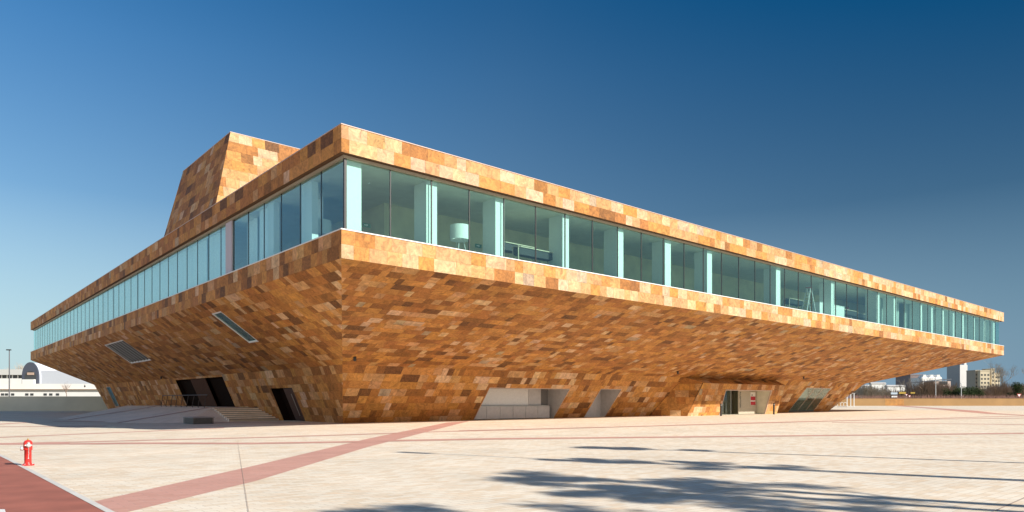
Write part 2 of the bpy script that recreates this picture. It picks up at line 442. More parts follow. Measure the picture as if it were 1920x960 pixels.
def minus(rect, hole):
    a0, a1, b0, b1 = rect; h0, h1, g0, g1 = hole
    if a1 <= h0 or a0 >= h1 or b1 <= g0 or b0 >= g1: return [rect]
    r = []
    if b0 < g0: r.append((a0, a1, b0, g0))
    if b1 > g1: r.append((a0, a1, g1, b1))
    c0, c1 = max(b0, g0), min(b1, g1)
    if a0 < h0: r.append((a0, h0, c0, c1))
    if a1 > h1: r.append((h1, a1, c0, c1))
    return r
def tile_face(mb, org, e1, e2, n, face, rowh=0.7, holes=(), seed=1, w=(0.55, 1.55), dark=0.0, gap=0.003):
    """face: convex CCW polygon in (a,b); point = org + a e1 + b e2; n outward"""
    rnd = random.Random(seed)
    org, e1, e2, n = map(Vector, (org, e1, e2, n))
    A = [p[0] for p in face]; B = [p[1] for p in face]
    def put(poly, off, mi, col):
        c = clip(poly, face)
        if c: mb.poly([org + e1 * a + e2 * b_ + n * off for a, b_ in c], mi, col)
    def rects(r):
        rs = [r]
        for h in holes:
            rs = [x for q in rs for x in minus(q, h)]
        return rs
    for r in rects((min(A), max(A), min(B), max(B))):
        put([(r[0], r[2]), (r[1], r[2]), (r[1], r[3]), (r[0], r[3])], -0.02, 1, (0.05, 0.03, 0.02))
    nrow = max(1, int(round((max(B) - min(B)) / rowh)))
    rh = (max(B) - min(B)) / nrow
    for k in range(nrow):
        b0 = min(B) + k * rh; b1 = b0 + rh
        a = min(A) - rnd.uniform(0, w[1])
        while a < max(A):
            wd = rnd.choice([w[0], w[0] * 1.4, w[0] * 1.4, (w[0] + w[1]) / 2, (w[0] + w[1]) / 2, w[1]]) * rnd.uniform(.92, 1.08)
            col = tilecol(rnd, dark)
            off = rnd.uniform(-0.004, 0.004)
            for r in rects((a, a + wd, b0, b1)):
                if r[1] - r[0] < .03 or r[3] - r[2] < .03: continue
                put([(r[0] + gap, r[2] + gap), (r[1] - gap, r[2] + gap), (r[1] - gap, r[3] - gap), (r[0] + gap, r[3] - gap)], off, 0, col)
            a += wd
    return mb

L_, W_ = 119.0, 122.0
ZT, ZB, ZS, ZU = 16.12, 14.70, 10.66, 9.17     # roof top, roof band foot, sill, sill band foot
ZK = 4.35                                       # knee between soffit and leaning base wall
bld = empty('theatre_building', W(0, 0, 0), ANG, 'huge overhanging theatre clad in orange brown stone tiles with a band of green glass', 'theatre')
sm = [M['stone'], M['joint']]
# base wall corners at ground and knee
G = [(8.46, 16.22), (91.0, 16.22), (91.0, 99.5), (8.46, 99.5)]
K = [(6.63, 12.74), (96.0, 12.74), (96.0, 101.5), (6.63, 101.5)]
T = [(0, 0), (L_, 0), (L_, W_), (0, W_)]
ZG = -0.7
def at(gk, i, z):   # base wall corner extrapolated to height z
    t = z / ZK
    return (G[i][0] + (K[i][0] - G[i][0]) * t, G[i][1] + (K[i][1] - G[i][1]) * t)
def right_frame():
    s = math.hypot(K[0][1] - G[0][1], ZK)
    e2 = Vector((0, (K[0][1] - G[0][1]) / s, ZK / s)); n = Vector((0, -e2.z, e2.y))
    return Vector((0, G[0][1], 0)), Vector((1, 0, 0)), e2, n, s
def left_frame():
    s = math.hypot(K[0][0] - G[0][0], ZK)
    e2 = Vector(((K[0][0] - G[0][0]) / s, 0, ZK / s)); n = Vector((-e2.z, 0, e2.x))
    return Vector((G[0][0], 0, 0)), Vector((0, -1, 0)), e2, n, s
ro, re1, re2, rn, rs = right_frame()
lo, le1, le2, ln_, ls = left_frame()
# openings (facade coordinate a0..a1, z0..z1)
R_open = {'hatch': (21.26, 31.30, -1, 2.88), 'narrow': (35.68, 38.95, -1, 2.93), 'glazed': (78.3, 85.95, 0.08, 3.55), 'door': (50.5, 66.5, -1, 3.05)}
L_open = {'main': (38.4, 54.6, 1.02, 4.13), 'side': (22.95, 27.5, -1, 2.83), 'slot': (90.3, 93.3, 0.75, 3.9)}
mb = MB()
kr = rs / ZK; kl = ls / ZK
g0 = at(0, 0, ZG); g1 = at(0, 1, ZG)
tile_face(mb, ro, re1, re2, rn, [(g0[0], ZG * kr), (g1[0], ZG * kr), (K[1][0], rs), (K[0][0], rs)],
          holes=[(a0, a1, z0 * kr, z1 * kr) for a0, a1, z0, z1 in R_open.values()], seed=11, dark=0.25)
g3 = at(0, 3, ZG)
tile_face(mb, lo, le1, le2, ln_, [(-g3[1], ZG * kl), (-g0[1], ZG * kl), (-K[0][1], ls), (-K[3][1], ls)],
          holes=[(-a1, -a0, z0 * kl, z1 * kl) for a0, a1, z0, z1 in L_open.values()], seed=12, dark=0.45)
for i, j in ((1, 2), (2, 3)):
    a = at(0, i, ZG); c = at(0, j, ZG)
    mb.poly([(a[0], a[1], ZG), (c[0], c[1], ZG), (*K[j], ZK), (*K[i], ZK)], 0, (0.4, 0.22, 0.09))
mb.build('base_wall', sm, bld)
# soffit
mb = MB()
s = math.hypot(K[0][1], ZU - ZK)
e2 = Vector((0, K[0][1] / s, -(ZU - ZK) / s)); n = Vector((0, -e2.z * -1, 0))
n = Vector((0, e2.z, -e2.y))
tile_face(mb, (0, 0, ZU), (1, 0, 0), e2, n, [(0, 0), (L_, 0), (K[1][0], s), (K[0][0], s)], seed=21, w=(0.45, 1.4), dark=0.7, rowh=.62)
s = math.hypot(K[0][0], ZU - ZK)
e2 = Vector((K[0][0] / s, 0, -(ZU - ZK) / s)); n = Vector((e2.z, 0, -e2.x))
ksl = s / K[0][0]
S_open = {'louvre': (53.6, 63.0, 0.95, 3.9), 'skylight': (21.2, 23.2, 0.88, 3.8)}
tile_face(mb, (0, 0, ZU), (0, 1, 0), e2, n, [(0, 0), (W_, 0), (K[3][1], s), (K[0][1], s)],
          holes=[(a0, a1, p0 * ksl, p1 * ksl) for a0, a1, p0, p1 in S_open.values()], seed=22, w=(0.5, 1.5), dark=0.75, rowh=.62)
for i, j in ((1, 2), (2, 3)):
    mb.poly([(*T[i], ZU), (*T[j], ZU), (*K[j], ZK), (*K[i], ZK)], 0, (0.4, 0.22, 0.09))
mb.build('soffit', sm, bld)
def band_faces(z0, z1, seed, dl, dr):
    mb = MB()
    h = z1 - z0
    tile_face(mb, (0, 0, z0), (1, 0, 0), (0, 0, 1), (0, -1, 0), [(0, 0), (L_, 0), (L_, h), (0, h)], seed=seed, dark=dr, w=(0.7, 1.6))
    tile_face(mb, (0, 0, z0), (0, -1, 0), (0, 0, 1), (-1, 0, 0), [(-W_, 0), (0, 0), (0, h), (-W_, h)], seed=seed + 1, dark=dl, w=(0.6, 1.5))
    for (x0, y0), (x1, y1) in ((T[1], T[2]), (T[2], T[3])):
        mb.poly([(x0, y0, z0), (x1, y1, z0), (x1, y1, z1), (x0, y0, z1)], 0, (0.4, 0.24, 0.11))
    return mb
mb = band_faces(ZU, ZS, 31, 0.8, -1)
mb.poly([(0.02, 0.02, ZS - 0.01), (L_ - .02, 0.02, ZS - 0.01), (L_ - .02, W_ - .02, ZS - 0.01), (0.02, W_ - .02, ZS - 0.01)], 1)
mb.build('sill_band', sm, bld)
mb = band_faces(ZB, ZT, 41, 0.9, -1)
mb.poly([(0.02, 0.02, ZB + 0.01), (L_ - .02, 0.02, ZB + 0.01), (L_ - .02, W_ - .02, ZB + 0.01), (0.02, W_ - .02, ZB + 0.01)], 1)
mb.build('parapet_band', sm, bld)
MB().poly([(0.1, 0.1, ZT - .25), (L_ - .1, 0.1, ZT - .25), (L_ - .1, W_ - .1, ZT - .25), (0.1, W_ - .1, ZT - .25)]).build('roof', M['roof'], bld)
def ring(name, o, i, z0, z1, m):
    mb = MB()
    mb.box(-o, L_ + o, -o, i, z0, z1); mb.box(-o, i, i, W_ + o, z0, z1)
    mb.box(L_ - i, L_ + o, i, W_ + o, z0, z1); mb.box(i, L_ - i, W_ - i, W_ + o, z0, z1)
    return mb.build(name, m, bld)
ring('coping', 0.03, 0.25, ZT + 0.002, ZT + 0.05, M['coping'])
ring('sill', 0.04, 0.30, ZS + 0.002, ZS + 0.06, M['white_metal'])
# glazing head beam, set back
def ringin(name, a, b, z0, z1, m):
    mb = MB()
    mb.box(a, 117.9, a, b, z0, z1); mb.box(a, b, b, 121.2, z0, z1)
    return mb.build(name, m, bld)
ringin('glazing_head', 0.26, 0.50, ZB - 0.16, ZB - 0.02, M['head'])

# glazing
PSTEP, P0 = 2.748, 0.42
def pane_set():
    zz0, zz1 = ZS + 0.06, ZB - 0.16
    base = None
    for k in range(43):
        a0 = P0 + k * PSTEP; a1 = min(a0 + PSTEP, 117.9)
        if a1 - a0 < .3: break
        mbx = MB().box(0.015, a1 - a0 - 0.015, 0, 0.016, zz0, zz1)
        if base is None or a1 - a0 < PSTEP - .01: o = mbx.build('window_pane', M['glass'], bld, fix=True)
        else: o = base.copy(); COL.objects.link(o)
        if base is None: base = o
        o.location = (a0, 0.40, 0); 
    base = None
    for k in range(44):
        a0 = P0 + k * PSTEP
        mbx = MB().box(0, 0.016, 0.015, PSTEP - 0.015, zz0, zz1)
        if base is None: base = o = mbx.build('window_pane', M['glassL'], bld, fix=True)
        else: o = base.copy(); COL.objects.link(o)
        o.location = (0.40, a0, 0)
    mu = MB().box(-0.03, 0.03, 0, 0.07, zz0, zz1).build('mullion', M['dark'], bld)
    mu.location = (P0 + PSTEP, 0.385, 0)
    for k in range(2, 43):
        o = mu.copy(); COL.objects.link(o); o.location = (P0 + k * PSTEP, 0.385, 0)
    mu2 = MB().box(0, 0.06, -0.025, 0.025, zz0, zz1).build('mullion', M['dark'], bld)
    mu2.location = (0.388, P0 + PSTEP, 0)
    for k in range(2, 44):
        o = mu2.copy(); COL.objects.link(o); o.location = (0.388, P0 + k * PSTEP, 0)
    MB().box(0.36, 0.50, 0.36, 0.50, zz0, ZB - .02).build('corner_post', M['dark'], bld)
    # return glazing on the two hidden sides
    MB().box(117.9, 117.916, 0.42, 121.2, zz0, zz1).build('return_glazing', M['glass'], bld, fix=True)
    MB().box(0.42, 117.9, 121.3, 121.316, zz0, zz1).build('return_glazing', M['glass'], bld, fix=True)
pane_set()
ZF, ZC = 10.62, 14.52
MB().box(0.6, 117.7, 0.6, 121.0, ZF - .02, ZF + .03).build('floor', M['floor_in'], bld)
MB().box(0.6, 117.7, 0.6, 121.0, ZC, ZC + .1).build('ceiling', M['ceiling'], bld)
mb = MB()
mb.box(6.2, 112, 6.2, 6.5, ZF, ZC); mb.box(6.2, 6.5, 6.5, 116, ZF, ZC)
mb.box(111.7, 112, 6.5, 116, ZF, ZC); mb.box(6.2, 112, 116, 116.3, ZF, ZC)
mb.build('inner_wall', M['corewall'], bld)
# white fins / columns behind the glass
cols = [(0.62, 1.50), (5.70, 6.45), (10.90, 11.65), (16.82, 17.5), (22.56, 23.3), (28.39, 29.16), (34.27, 35.0), (45.88, 46.7), (57.57, 58.3),
        (69.46, 70.3), (74.61, 75.4), (83.39, 84.16), (87.52, 88.13), (91.7, 92.5), (96.2, 96.85), (100.34, 101.06), (105.5, 106.15), (110.6, 111.4), (115.4, 116.4)]
for a0, a1 in cols:
    MB().box(a0, a1, 0.62, 1.9 if a0 > 1 else 1.0, ZF, ZC).build('column', M['white'], bld)
for a0, a1 in ((5.0, 6.4), (10.6, 11.5)):
    MB().box(0.7, 1.1, a0, a1, ZF, ZC).build('column', M['white'], bld)
MB().box(0.30, 0.385, 17.1, 18.35, ZS + .06, ZB - .17).build('solid_panel', mat('lilac_panel', (0.5, 0.44, 0.47), 0.5), bld)
# pleated sheer curtains along the shaded side
def curtain_or_reflection(p, q0, q1, amp, seed):
    rnd = random.Random(seed); mb = MB(); q = q0; prev = None
    ph = rnd.uniform(0, 6)
    while q <= q1:
        x = p + amp * math.sin(q * 7 + ph + 1.3 * math.sin(q * 1.7)) + rnd.uniform(-.01, .01)
        if prev: mb.poly([(prev[0], prev[1], ZF + .04), (x, q, ZF + .04), (x, q, ZC - .02), (prev[0], prev[1], ZC - .02)])
        prev = (x, q); q += 0.11
    return mb
q = 18.4; i = 0
while q < 120:
    curtain_or_reflection(0.80, q, min(q + 5.4, 120.8), 0.06, i).build('curtain_or_reflection', M['curtain_or_reflection'], bld, smooth=True)
    q += 5.5; i += 1
for a, b_, pp in ((11.6, 13.5, .85), (14.9, 16.9, 1.3), (7.4, 9.0, 2.6)):
    curtain_or_reflection(pp, a, b_, 0.05, 99).build('curtain_or_reflection', M['curtain_or_reflection'], bld, smooth=True)

dc = mat('reflection_sheet', (.50, .56, .52), .9, noise=.12, nscale=.7)  # added pleated sheets imitate pale reflections in the sunlit glass
rb = random.Random(8)
for a in [71.5 + 5.2 * k for k in range(9)]:
    mb = MB(); x = a; prev = None
    while x < a + rb.uniform(3.6, 5.1):
        y = 2.15 + .12 * math.sin(x * 5.3 + 1.1 * math.sin(x * 1.9))
        if prev: mb.poly([(prev[0], prev[1], ZF + .04), (x, y, ZF + .04), (x, y, ZC - .02), (prev[0], prev[1], ZC - .02)])
        prev = (x, y); x += .13
    mb.build('curtain_or_reflection', dc, bld, smooth=True)

# small ceiling spots and green exit signs on the inner wall
spotm = mat('spot_housing', (0.8, 0.8, 0.8), 0.4)
for a in (3.4, 8.2, 12.6, 18.8, 24.4, 30.2, 36.0):
    MB().lathe([(0, -.06), (.07, -.06), (.07, 0)], (a, 3.2, ZC), n=10).build('ceiling_spot', spotm, bld)
exm = mat('exit_sign_green', (0.03, 0.22, 0.12), 0.5)
wht = mat('sign_white', (0.85, 0.85, 0.85), 0.5)
for a in (4.9, 13.9):
    o = MB().box(a - .28, a + .28, 6.12, 6.17, 12.72, 12.98).build('exit_sign', exm, bld)
    MB().poly([(a - .2, 6.11, 12.82), (a - .02, 6.11, 12.82), (a - .02, 6.11, 12.76), (a + .1, 6.11, 12.85), (a - .02, 6.11, 12.94), (a - .02, 6.11, 12.88), (a - .2, 6.11, 12.88)]).build('arrow', wht, o)

# stage tower rising out of the shaded facade
def quad_tiles(mb, P00, P10, P11, P01, seed, dark, rowh=.75):
    P00, P10, P11, P01 = map(Vector, (P00, P10, P11, P01))
    e1 = (P10 - P00).normalized(); nn = (P10 - P00).cross(P01 - P00).normalized(); e2 = nn.cross(e1)
    f = [((P - P00).dot(e1), (P - P00).dot(e2)) for P in (P00, P10, P11, P01)]
    tile_face(mb, P00, e1, e2, nn, f, seed=seed, dark=dark, rowh=rowh, w=(.7, 1.5))
TB = [(0.0, 19.5, ZT), (26, 19.5, ZT), (26, 33.3, ZT), (0.0, 33.3, ZT)]
TT = [(1.4, 20.55, 22.05), (24, 20.55, 22.05), (24, 32.6, 22.05), (1.4, 32.6, 22.05)]
mb = MB()
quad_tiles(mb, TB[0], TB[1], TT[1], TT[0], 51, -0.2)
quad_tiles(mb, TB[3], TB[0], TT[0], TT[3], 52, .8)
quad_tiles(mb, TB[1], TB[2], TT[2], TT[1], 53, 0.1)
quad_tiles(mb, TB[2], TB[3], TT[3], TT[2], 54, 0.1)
mb.poly([(x, y, z - .05) for x, y, z in TT], 1)
tw = mb.build('stage_tower', sm, bld)
MB().box(1.38, 24.02, 20.53, 20.7, 22.052, 22.10).box(1.38, 1.55, 20.7, 32.62, 22.052, 22.10).build('tower_coping', M['coping'], tw)

# ---- openings in the base wall
def rq(z): return G[0][1] + (K[0][1] - G[0][1]) * z / ZK      # q of the sunlit base wall at height z
def lp(z): return G[0][0] + (K[0][0] - G[0][0]) * z / ZK      # p of the shaded base wall at height z
def recess(side, a0, a1, z0, z1, back, lining, backmat, parent, name):
    f = (lambda a, n, z: (a, n, z)) if side == 'R' else (lambda a, n, z: (n, a, z))
    w = rq if side == 'R' else lp
    e = 0.03
    mb = MB()
    mb.poly([f(a0, w(z0) + e, z0), f(a0, back, z0), f(a0, back, z1), f(a0, w(z1) + e, z1)])
    mb.poly([f(a1, w(z0) + e, z0), f(a1, back, z0), f(a1, back, z1), f(a1, w(z1) + e, z1)])
    mb.poly([f(a0, w(z1) + e, z1), f(a1, w(z1) + e, z1), f(a1, back, z1), f(a0, back, z1)])
    mb.poly([f(a0, w(z0) + e, z0 + .01), f(a1, w(z0) + e, z0 + .01), f(a1, back, z0 + .01), f(a0, back, z0 + .01)])
    mb.poly([f(a0, back, z0), f(a1, back, z0), f(a1, back, z1), f(a0, back, z1)], 1)
    return mb.build(name, [lining, backmat], parent), f
def slant_frame(side, a0, a1, z0, z1, t, m, parent, name, bottom=True, d=0.05):
    f = (lambda a, n, z: (a, n, z)) if side == 'R' else (lambda a, n, z: (n, a, z))
    w = rq if side == 'R' else lp
    mb = MB()
    def bar(A0, A1, Z0, Z1):
        mb.hexa([f(A0, w(Z0) - .012, Z0), f(A1, w(Z0) - .012, Z0), f(A1, w(Z0) + d, Z0), f(A0, w(Z0) + d, Z0)],
                [f(A0, w(Z1) - .012, Z1), f(A1, w(Z1) - .012, Z1), f(A1, w(Z1) + d, Z1), f(A0, w(Z1) + d, Z1)])
    bar(a0, a0 + t, z0, z1 - t); bar(a1 - t, a1, z0, z1 - t); bar(a0, a1, z1 - t, z1)
    if bottom: bar(a0 + t, a1 - t, z0, z0 + t)
    return mb.build(name, m, parent, fix=True)
# service hatch
a0, a1, z0, z1 = 21.26, 31.30, 0.0, 2.88
h, f = recess('R', a0, a1, -.2, z1, 17.0, M['grey_panel'], M['grey_dark'], bld, 'service_hatch')
slant_frame('R', a0, a1, 0.0, z1, .05, M['coping'], h, 'frame', False)
mb = MB()
for k in range(16):
    zz = 1.30 + k * .098
    mb.box(a0, 28.3, 16.62, 16.68, zz, zz + .085)
mb.build('roller_shutter', M['shutter'], h)
MB().box(28.3, 29.9, 16.55, 16.98, 1.3, z1).build('pier', M['grey_panel'], h)
MB().box(a0, 30.6, 16.15, 16.95, 1.20, 1.26).build('counter_top', M['steel'], h)
mb = MB()
for k in range(6):
    mb.box(a0 + k * 1.6 + .02, a0 + k * 1.6 + 1.58, 16.3, 16.35, 0.06, 1.19)
mb.build('counter_front', M['grey_panel'], h)
# narrow recess
h2, f = recess('R', 35.68, 38.95, -.2, 2.93, 16.8, M['grey_panel'], M['grey_panel'], bld, 'narrow_recess')
slant_frame('R', 35.68, 38.95, 0.0, 2.93, .05, M['coping'], h2, 'frame', False)
MB().box(35.7, 37.2, 16.2, 16.75, 1.2, 1.26).build('counter_top', M['steel'], h2)
# slanted three-light window
h3, f = recess('R', 78.3, 85.95, 0.08, 3.55, 17.0, M['grey_dark'], M['white'], bld, 'slanted_window')
slant_frame('R', 78.3, 85.95, 0.08, 3.55, .07, M['coping'], h3, 'frame')
for k in range(3):
    b0 = 78.37 + k * 2.503; b1 = b0 + 2.503
    MB().hexa([(b0, rq(.15), .15), (b1, rq(.15), .15), (b1, rq(.15) + .02, .15), (b0, rq(.15) + .02, .15)],
              [(b0, rq(3.48), 3.48), (b1, rq(3.48), 3.48), (b1, rq(3.48) + .02, 3.48), (b0, rq(3.48) + .02, 3.48)]).build('pane', M['glassD'], h3, fix=True)
    if k: MB().hexa([(b0 - .05, rq(.15) - .02, .15), (b0 + .05, rq(.15) - .02, .15), (b0 + .05, rq(.15) + .06, .15), (b0 - .05, rq(.15) + .06, .15)],
                    [(b0 - .05, rq(3.48) - .02, 3.48), (b0 + .05, rq(3.48) - .02, 3.48), (b0 + .05, rq(3.48) + .06, 3.48), (b0 - .05, rq(3.48) + .06, 3.48)]).build('glazing_bar', M['coping'], h3)
MB().box(78.4, 85.85, 16.0, 16.98, 0.1, 1.75).build('dark_lower_panel', mat('olive_dark', (0.06, 0.07, 0.05), .5), h3)
# main door recess on the shaded side
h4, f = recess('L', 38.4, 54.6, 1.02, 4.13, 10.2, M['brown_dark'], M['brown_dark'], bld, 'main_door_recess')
def slab_L(a0, a1, z0, z1, off, th, m, parent, name):
    return MB().hexa([(lp(z0) + off, a0, z0), (lp(z0) + off, a1, z0), (lp(z0) + off + th, a1, z0), (lp(z0) + off + th, a0, z0)],
                     [(lp(z1) + off, a0, z1), (lp(z1) + off, a1, z1), (lp(z1) + off + th, a1, z1), (lp(z1) + off + th, a0, z1)]).build(name, m, parent, fix=True)
slab_L(44.2, 49.3, 1.05, 4.10, .1, .06, M['brown_panel'], h4, 'sliding_panel')
slab_L(38.5, 44.1, 1.05, 4.10, .5, .06, M['brown_dark'], h4, 'door_leaf')
slab_L(49.4, 54.5, 1.05, 4.10, .5, .06, M['brown_dark'], h4, 'door_leaf')
# side door
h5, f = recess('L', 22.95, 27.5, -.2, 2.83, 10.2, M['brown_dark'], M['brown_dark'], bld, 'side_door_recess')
d = slab_L(23.0, 25.0, 0.02, 2.80, .08, .06, mat('maroon_door', (0.06, 0.028, 0.02), .5, noise=.1), h5, 'door_leaf')
MB().tube((lp(.45) + .0, 23.6, .45), (lp(2.3) + .0, 23.6, 2.3), .03).build('handle', M['steel'], d)
slab_L(25.05, 27.45, 0.02, 2.80, .7, .06, M['brown_dark'], h5, 'fixed_panel')
# slot window
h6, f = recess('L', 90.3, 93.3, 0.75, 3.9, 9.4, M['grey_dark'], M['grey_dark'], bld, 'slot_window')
slant_frame('L', 90.3, 93.3, 0.75, 3.9, .09, M['coping'], h6, 'frame')
slab_L(90.4, 93.2, 0.85, 3.8, .02, .02, M['glassL'], h6, 'pane')
slab_L(90.4, 93.2, 0.85, 3.8, .3, .02, mat('teal_blind', (.12, .26, .3), .6), h6, 'blind')
# soffit openings on the shaded side
def sz(p): return ZU + (ZK - ZU) * p / K[0][0]
def soff_slab(a0, a1, p0, p1, off, th, m, parent, name):
    return MB().hexa([(p0, a0, sz(p0) + off), (p1, a0, sz(p1) + off), (p1, a1, sz(p1) + off), (p0, a1, sz(p0) + off)],
                     [(p0, a0, sz(p0) + off + th), (p1, a0, sz(p1) + off + th), (p1, a1, sz(p1) + off + th), (p0, a1, sz(p0) + off + th)]).build(name, m, parent, fix=True)
lv = soff_slab(53.6, 63.0, 0.95, 3.9, .35, .04, M['dark'], bld, 'soffit_louvre')
mb = MB()
def fr(mb, a0, a1, p0, p1, t):
    for A0, A1, Q0, Q1 in ((a0, a1, p0, p0 + t), (a0, a1, p1 - t, p1), (a0, a0 + t, p0 + t, p1 - t), (a1 - t, a1, p0 + t, p1 - t)):
        mb.hexa([(Q0, A0, sz(Q0) - .02), (Q1, A0, sz(Q1) - .02), (Q1, A1, sz(Q1) - .02), (Q0, A1, sz(Q0) - .02)],
                [(Q0, A0, sz(Q0) + .1), (Q1, A0, sz(Q1) + .1), (Q1, A1, sz(Q1) + .1), (Q0, A1, sz(Q0) + .1)])
fr(mb, 53.6, 63.0, .95, 3.9, .09); mb.build('frame', M['white_metal'], lv, fix=True)
for k in range(6):
    A = 54.6 + k * 1.38
    soff_slab(A, A + .55, 1.06, 3.8, .0, .05, mat('louvre_grey', (.33, .34, .33), .5) if k == 0 else bpy.data.materials['louvre_grey'], lv, 'louvre_blade')
sk = soff_slab(21.2, 23.2, 0.88, 3.8, .9, .04, mat('skylight_lining', (.10, .14, .10), .7), bld, 'soffit_window')
mb = MB(); fr(mb, 21.2, 23.2, .88, 3.8, .08); mb.build('frame', M['white_metal'], sk, fix=True)
soff_slab(21.28, 23.12, .96, 3.72, .05, .02, M['glassL'], sk, 'pane')
mb = MB()
for A in (21.2, 23.2):
    mb.poly([(0.88, A, sz(.88)), (3.8, A, sz(3.8)), (3.8, A, sz(3.8) + .9), (0.88, A, sz(.88) + .9)])
for P in (.88, 3.8):
    mb.poly([(P, 21.2, sz(P)), (P, 23.2, sz(P)), (P, 23.2, sz(P) + .9), (P, 21.2, sz(P) + .9)])
mb.build('lining', bpy.data.materials['skylight_lining'], sk)
# small dark cameras / spots below the soffit
for p, q, z in ((45.11, 11.34, 4.88), (73.0, 11.22, 4.93), (6.9, 11.4, 4.86), (6.21, 58.73, 4.66), (6.62, 109.8, 4.36)):
    o = MB().lathe([(0, -.32), (.09, -.28), (.12, -.2), (.09, -.13), (.11, -.1), (.11, .0), (.04, .02), (.04, .16)], (p, q, z), n=12).build('soffit_spotlight', M['dark'], bld, smooth=True)

# ---- entrance portal pushed out of the sunlit side
por = empty('entrance_portal', (0, 0, 0)); por.parent = bld
def pq(z): return 12.5 - .3 * z
mb = MB()
s = math.hypot(1, .3); e2 = Vector((0, -.3 / s, 1 / s)); nn = Vector((0, -1 / s, -.3 / s))
tile_face(mb, (0, 12.5, 0), (1, 0, 0), e2, nn, [(48.3, -.3), (68.3, -.3), (68.4, 3.7 * s), (49.9, 3.7 * s)], holes=[(54.8, 65.3, -1, 3.0 * s)], seed=61, dark=.15)
quad_tiles(mb, (46.3, 16.22, -.1), (48.3, 12.5, -.1), (49.9, 11.39, 3.7), (48.3, 12.74, 4.35), 62, .2, .7)
quad_tiles(mb, (68.3, 12.5, -.1), (68.3, 16.3, -.1), (68.3, 12.74, 4.35), (68.4, 11.39, 3.7), 63, .2, .7)
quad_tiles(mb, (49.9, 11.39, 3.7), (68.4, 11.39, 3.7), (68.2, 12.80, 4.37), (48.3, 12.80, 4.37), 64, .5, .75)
mb.build('portal_cladding', sm, por)
mb = MB()
for A0, A1, Z0, Z1 in ((54.8, 54.88, 0, 3.0), (65.22, 65.3, 0, 3.0), (54.88, 65.22, 2.92, 3.0)):
    mb.hexa([(A0, pq(Z0) - .03, Z0), (A1, pq(Z0) - .03, Z0), (A1, pq(Z0) + .12, Z0), (A0, pq(Z0) + .12, Z0)],
            [(A0, pq(Z1) - .03, Z1), (A1, pq(Z1) - .03, Z1), (A1, pq(Z1) + .12, Z1), (A0, pq(Z1) + .12, Z1)])
mb.build('door_surround', M['coping'], por, fix=True)
ol = mat('lobby_lining', (.62, .58, .46), .8, noise=.15, nscale=1)
mb = MB()
mb.poly([(54.8, 12.5, 0), (54.8, 17, 0), (54.8, 17, 3), (54.8, 11.6, 3)]); mb.poly([(65.3, 12.5, 0), (65.3, 17, 0), (65.3, 17, 3), (65.3, 11.6, 3)])
mb.poly([(54.8, 17, 0), (65.3, 17, 0), (65.3, 17, 3), (54.8, 17, 3)]); mb.poly([(54.8, 11.7, 3.02), (65.3, 11.7, 3.02), (65.3, 17, 3.02), (54.8, 17, 3.02)])
mb.poly([(54.8, 12.4, 0.02), (65.3, 12.4, 0.02), (65.3, 17, 0.02), (54.8, 17, 0.02)])
mb.build('lobby', ol, por)
MB().box(54.9, 60.2, 14.4, 14.42, .05, 2.98).build('glass_screen', M['glassD'], por, fix=True)
for a in (55.9, 57.4, 60.2):
    MB().box(a - .07, a + .07, 14.2, 14.34, .05, 2.5 if a < 60 else 2.98).build('door_post', M['steel'], por)
MB().box(55.9, 57.4, 14.22, 14.3, 1.95, 2.03).build('door_rail', M['steel'], por)
MB().box(60.9, 65.28, 13.6, 13.7, .05, 2.98).build('wall_panel', mat('taupe_panel', (.42, .36, .28), .7, noise=.08), por)
po = MB().box(63.6, 64.75, 13.52, 13.58, 1.15, 2.8).build('poster', mat('poster_white', (.72, .68, .64), .6), por)
MB().box(63.62, 64.73, 13.50, 13.515, 1.75, 2.25).build('red_picture', mat('poster_red', (.45, .02, .04), .6, noise=.35, nscale=3), po)
MB().box(63.62, 64.73, 13.50, 13.515, 1.17, 1.60).build('red_picture', bpy.data.materials['poster_red'], po)
MB().box(63.85, 64.05, 13.50, 13.515, 2.36, 2.50).build('dark_spot', M['dark'], po)
tcv = bpy.data.curves.new('lettering', 'FONT'); tcv.body = 'AUDITORI'; tcv.size = .42; tcv.extrude = .01
to = bpy.data.objects.new('lettering', tcv); COL.objects.link(to); to.data.materials.append(M['dark'])
dg = bpy.context.evaluated_depsgraph_get()
tme = bpy.data.meshes.new_from_object(to.evaluated_get(dg)); bpy.data.objects.remove(to)
to = bpy.data.objects.new('lettering', tme); COL.objects.link(to); to.parent = por
to.rotation_euler = Matrix(((0, 1, 0), (0, 0, -1), (-1, 0, 0))).to_euler()   # reads downwards
to.location = (61.15, 13.58, 2.85); to.scale = (1.05, 1.0, 1)

# ------------------------------------------------------------------ raised terrace, ramp and steps on the shaded side
ter = empty('entrance_terrace', W(4, 33, 0), ANG, 'raised paved terrace with ramp and steps under the overhang of the theatre', 'terrace')
ter_off = Vector((4, 33, 0))
def tl(p, q, z): return (p - 4, q - 33, z)
HT = 1.08
tpv = paving_material('terrace_paving', (0.86, 0.75, 0.64), (0.78, 0.64, 0.5), (0.5, 0.42, 0.34), 0.5, 0.25, 0, 0.12, (0.74, 0.54, 0.36), 0.4)
ring_ = [(4, 28.5, -.1), (0.2, 28.5, -.12), (-3.6, 33.2, -.2), (-4.9, 58, -.34), (7.6, 97, -.45)]
mb = MB()
mb.poly([tl(4, 33, HT), tl(9, 33, HT), tl(9, 66, HT), tl(4, 66, HT)])
mb.poly([tl(*ring_[2]), tl(*ring_[3]), tl(4, 66, HT), tl(4, 33, HT)])
mb.poly([tl(*ring_[3]), tl(*ring_[4]), tl(9, 66, HT), tl(4, 66, HT)])
mb.poly([tl(*ring_[4]), tl(9.6, 97, -.45), tl(9, 66, HT)])
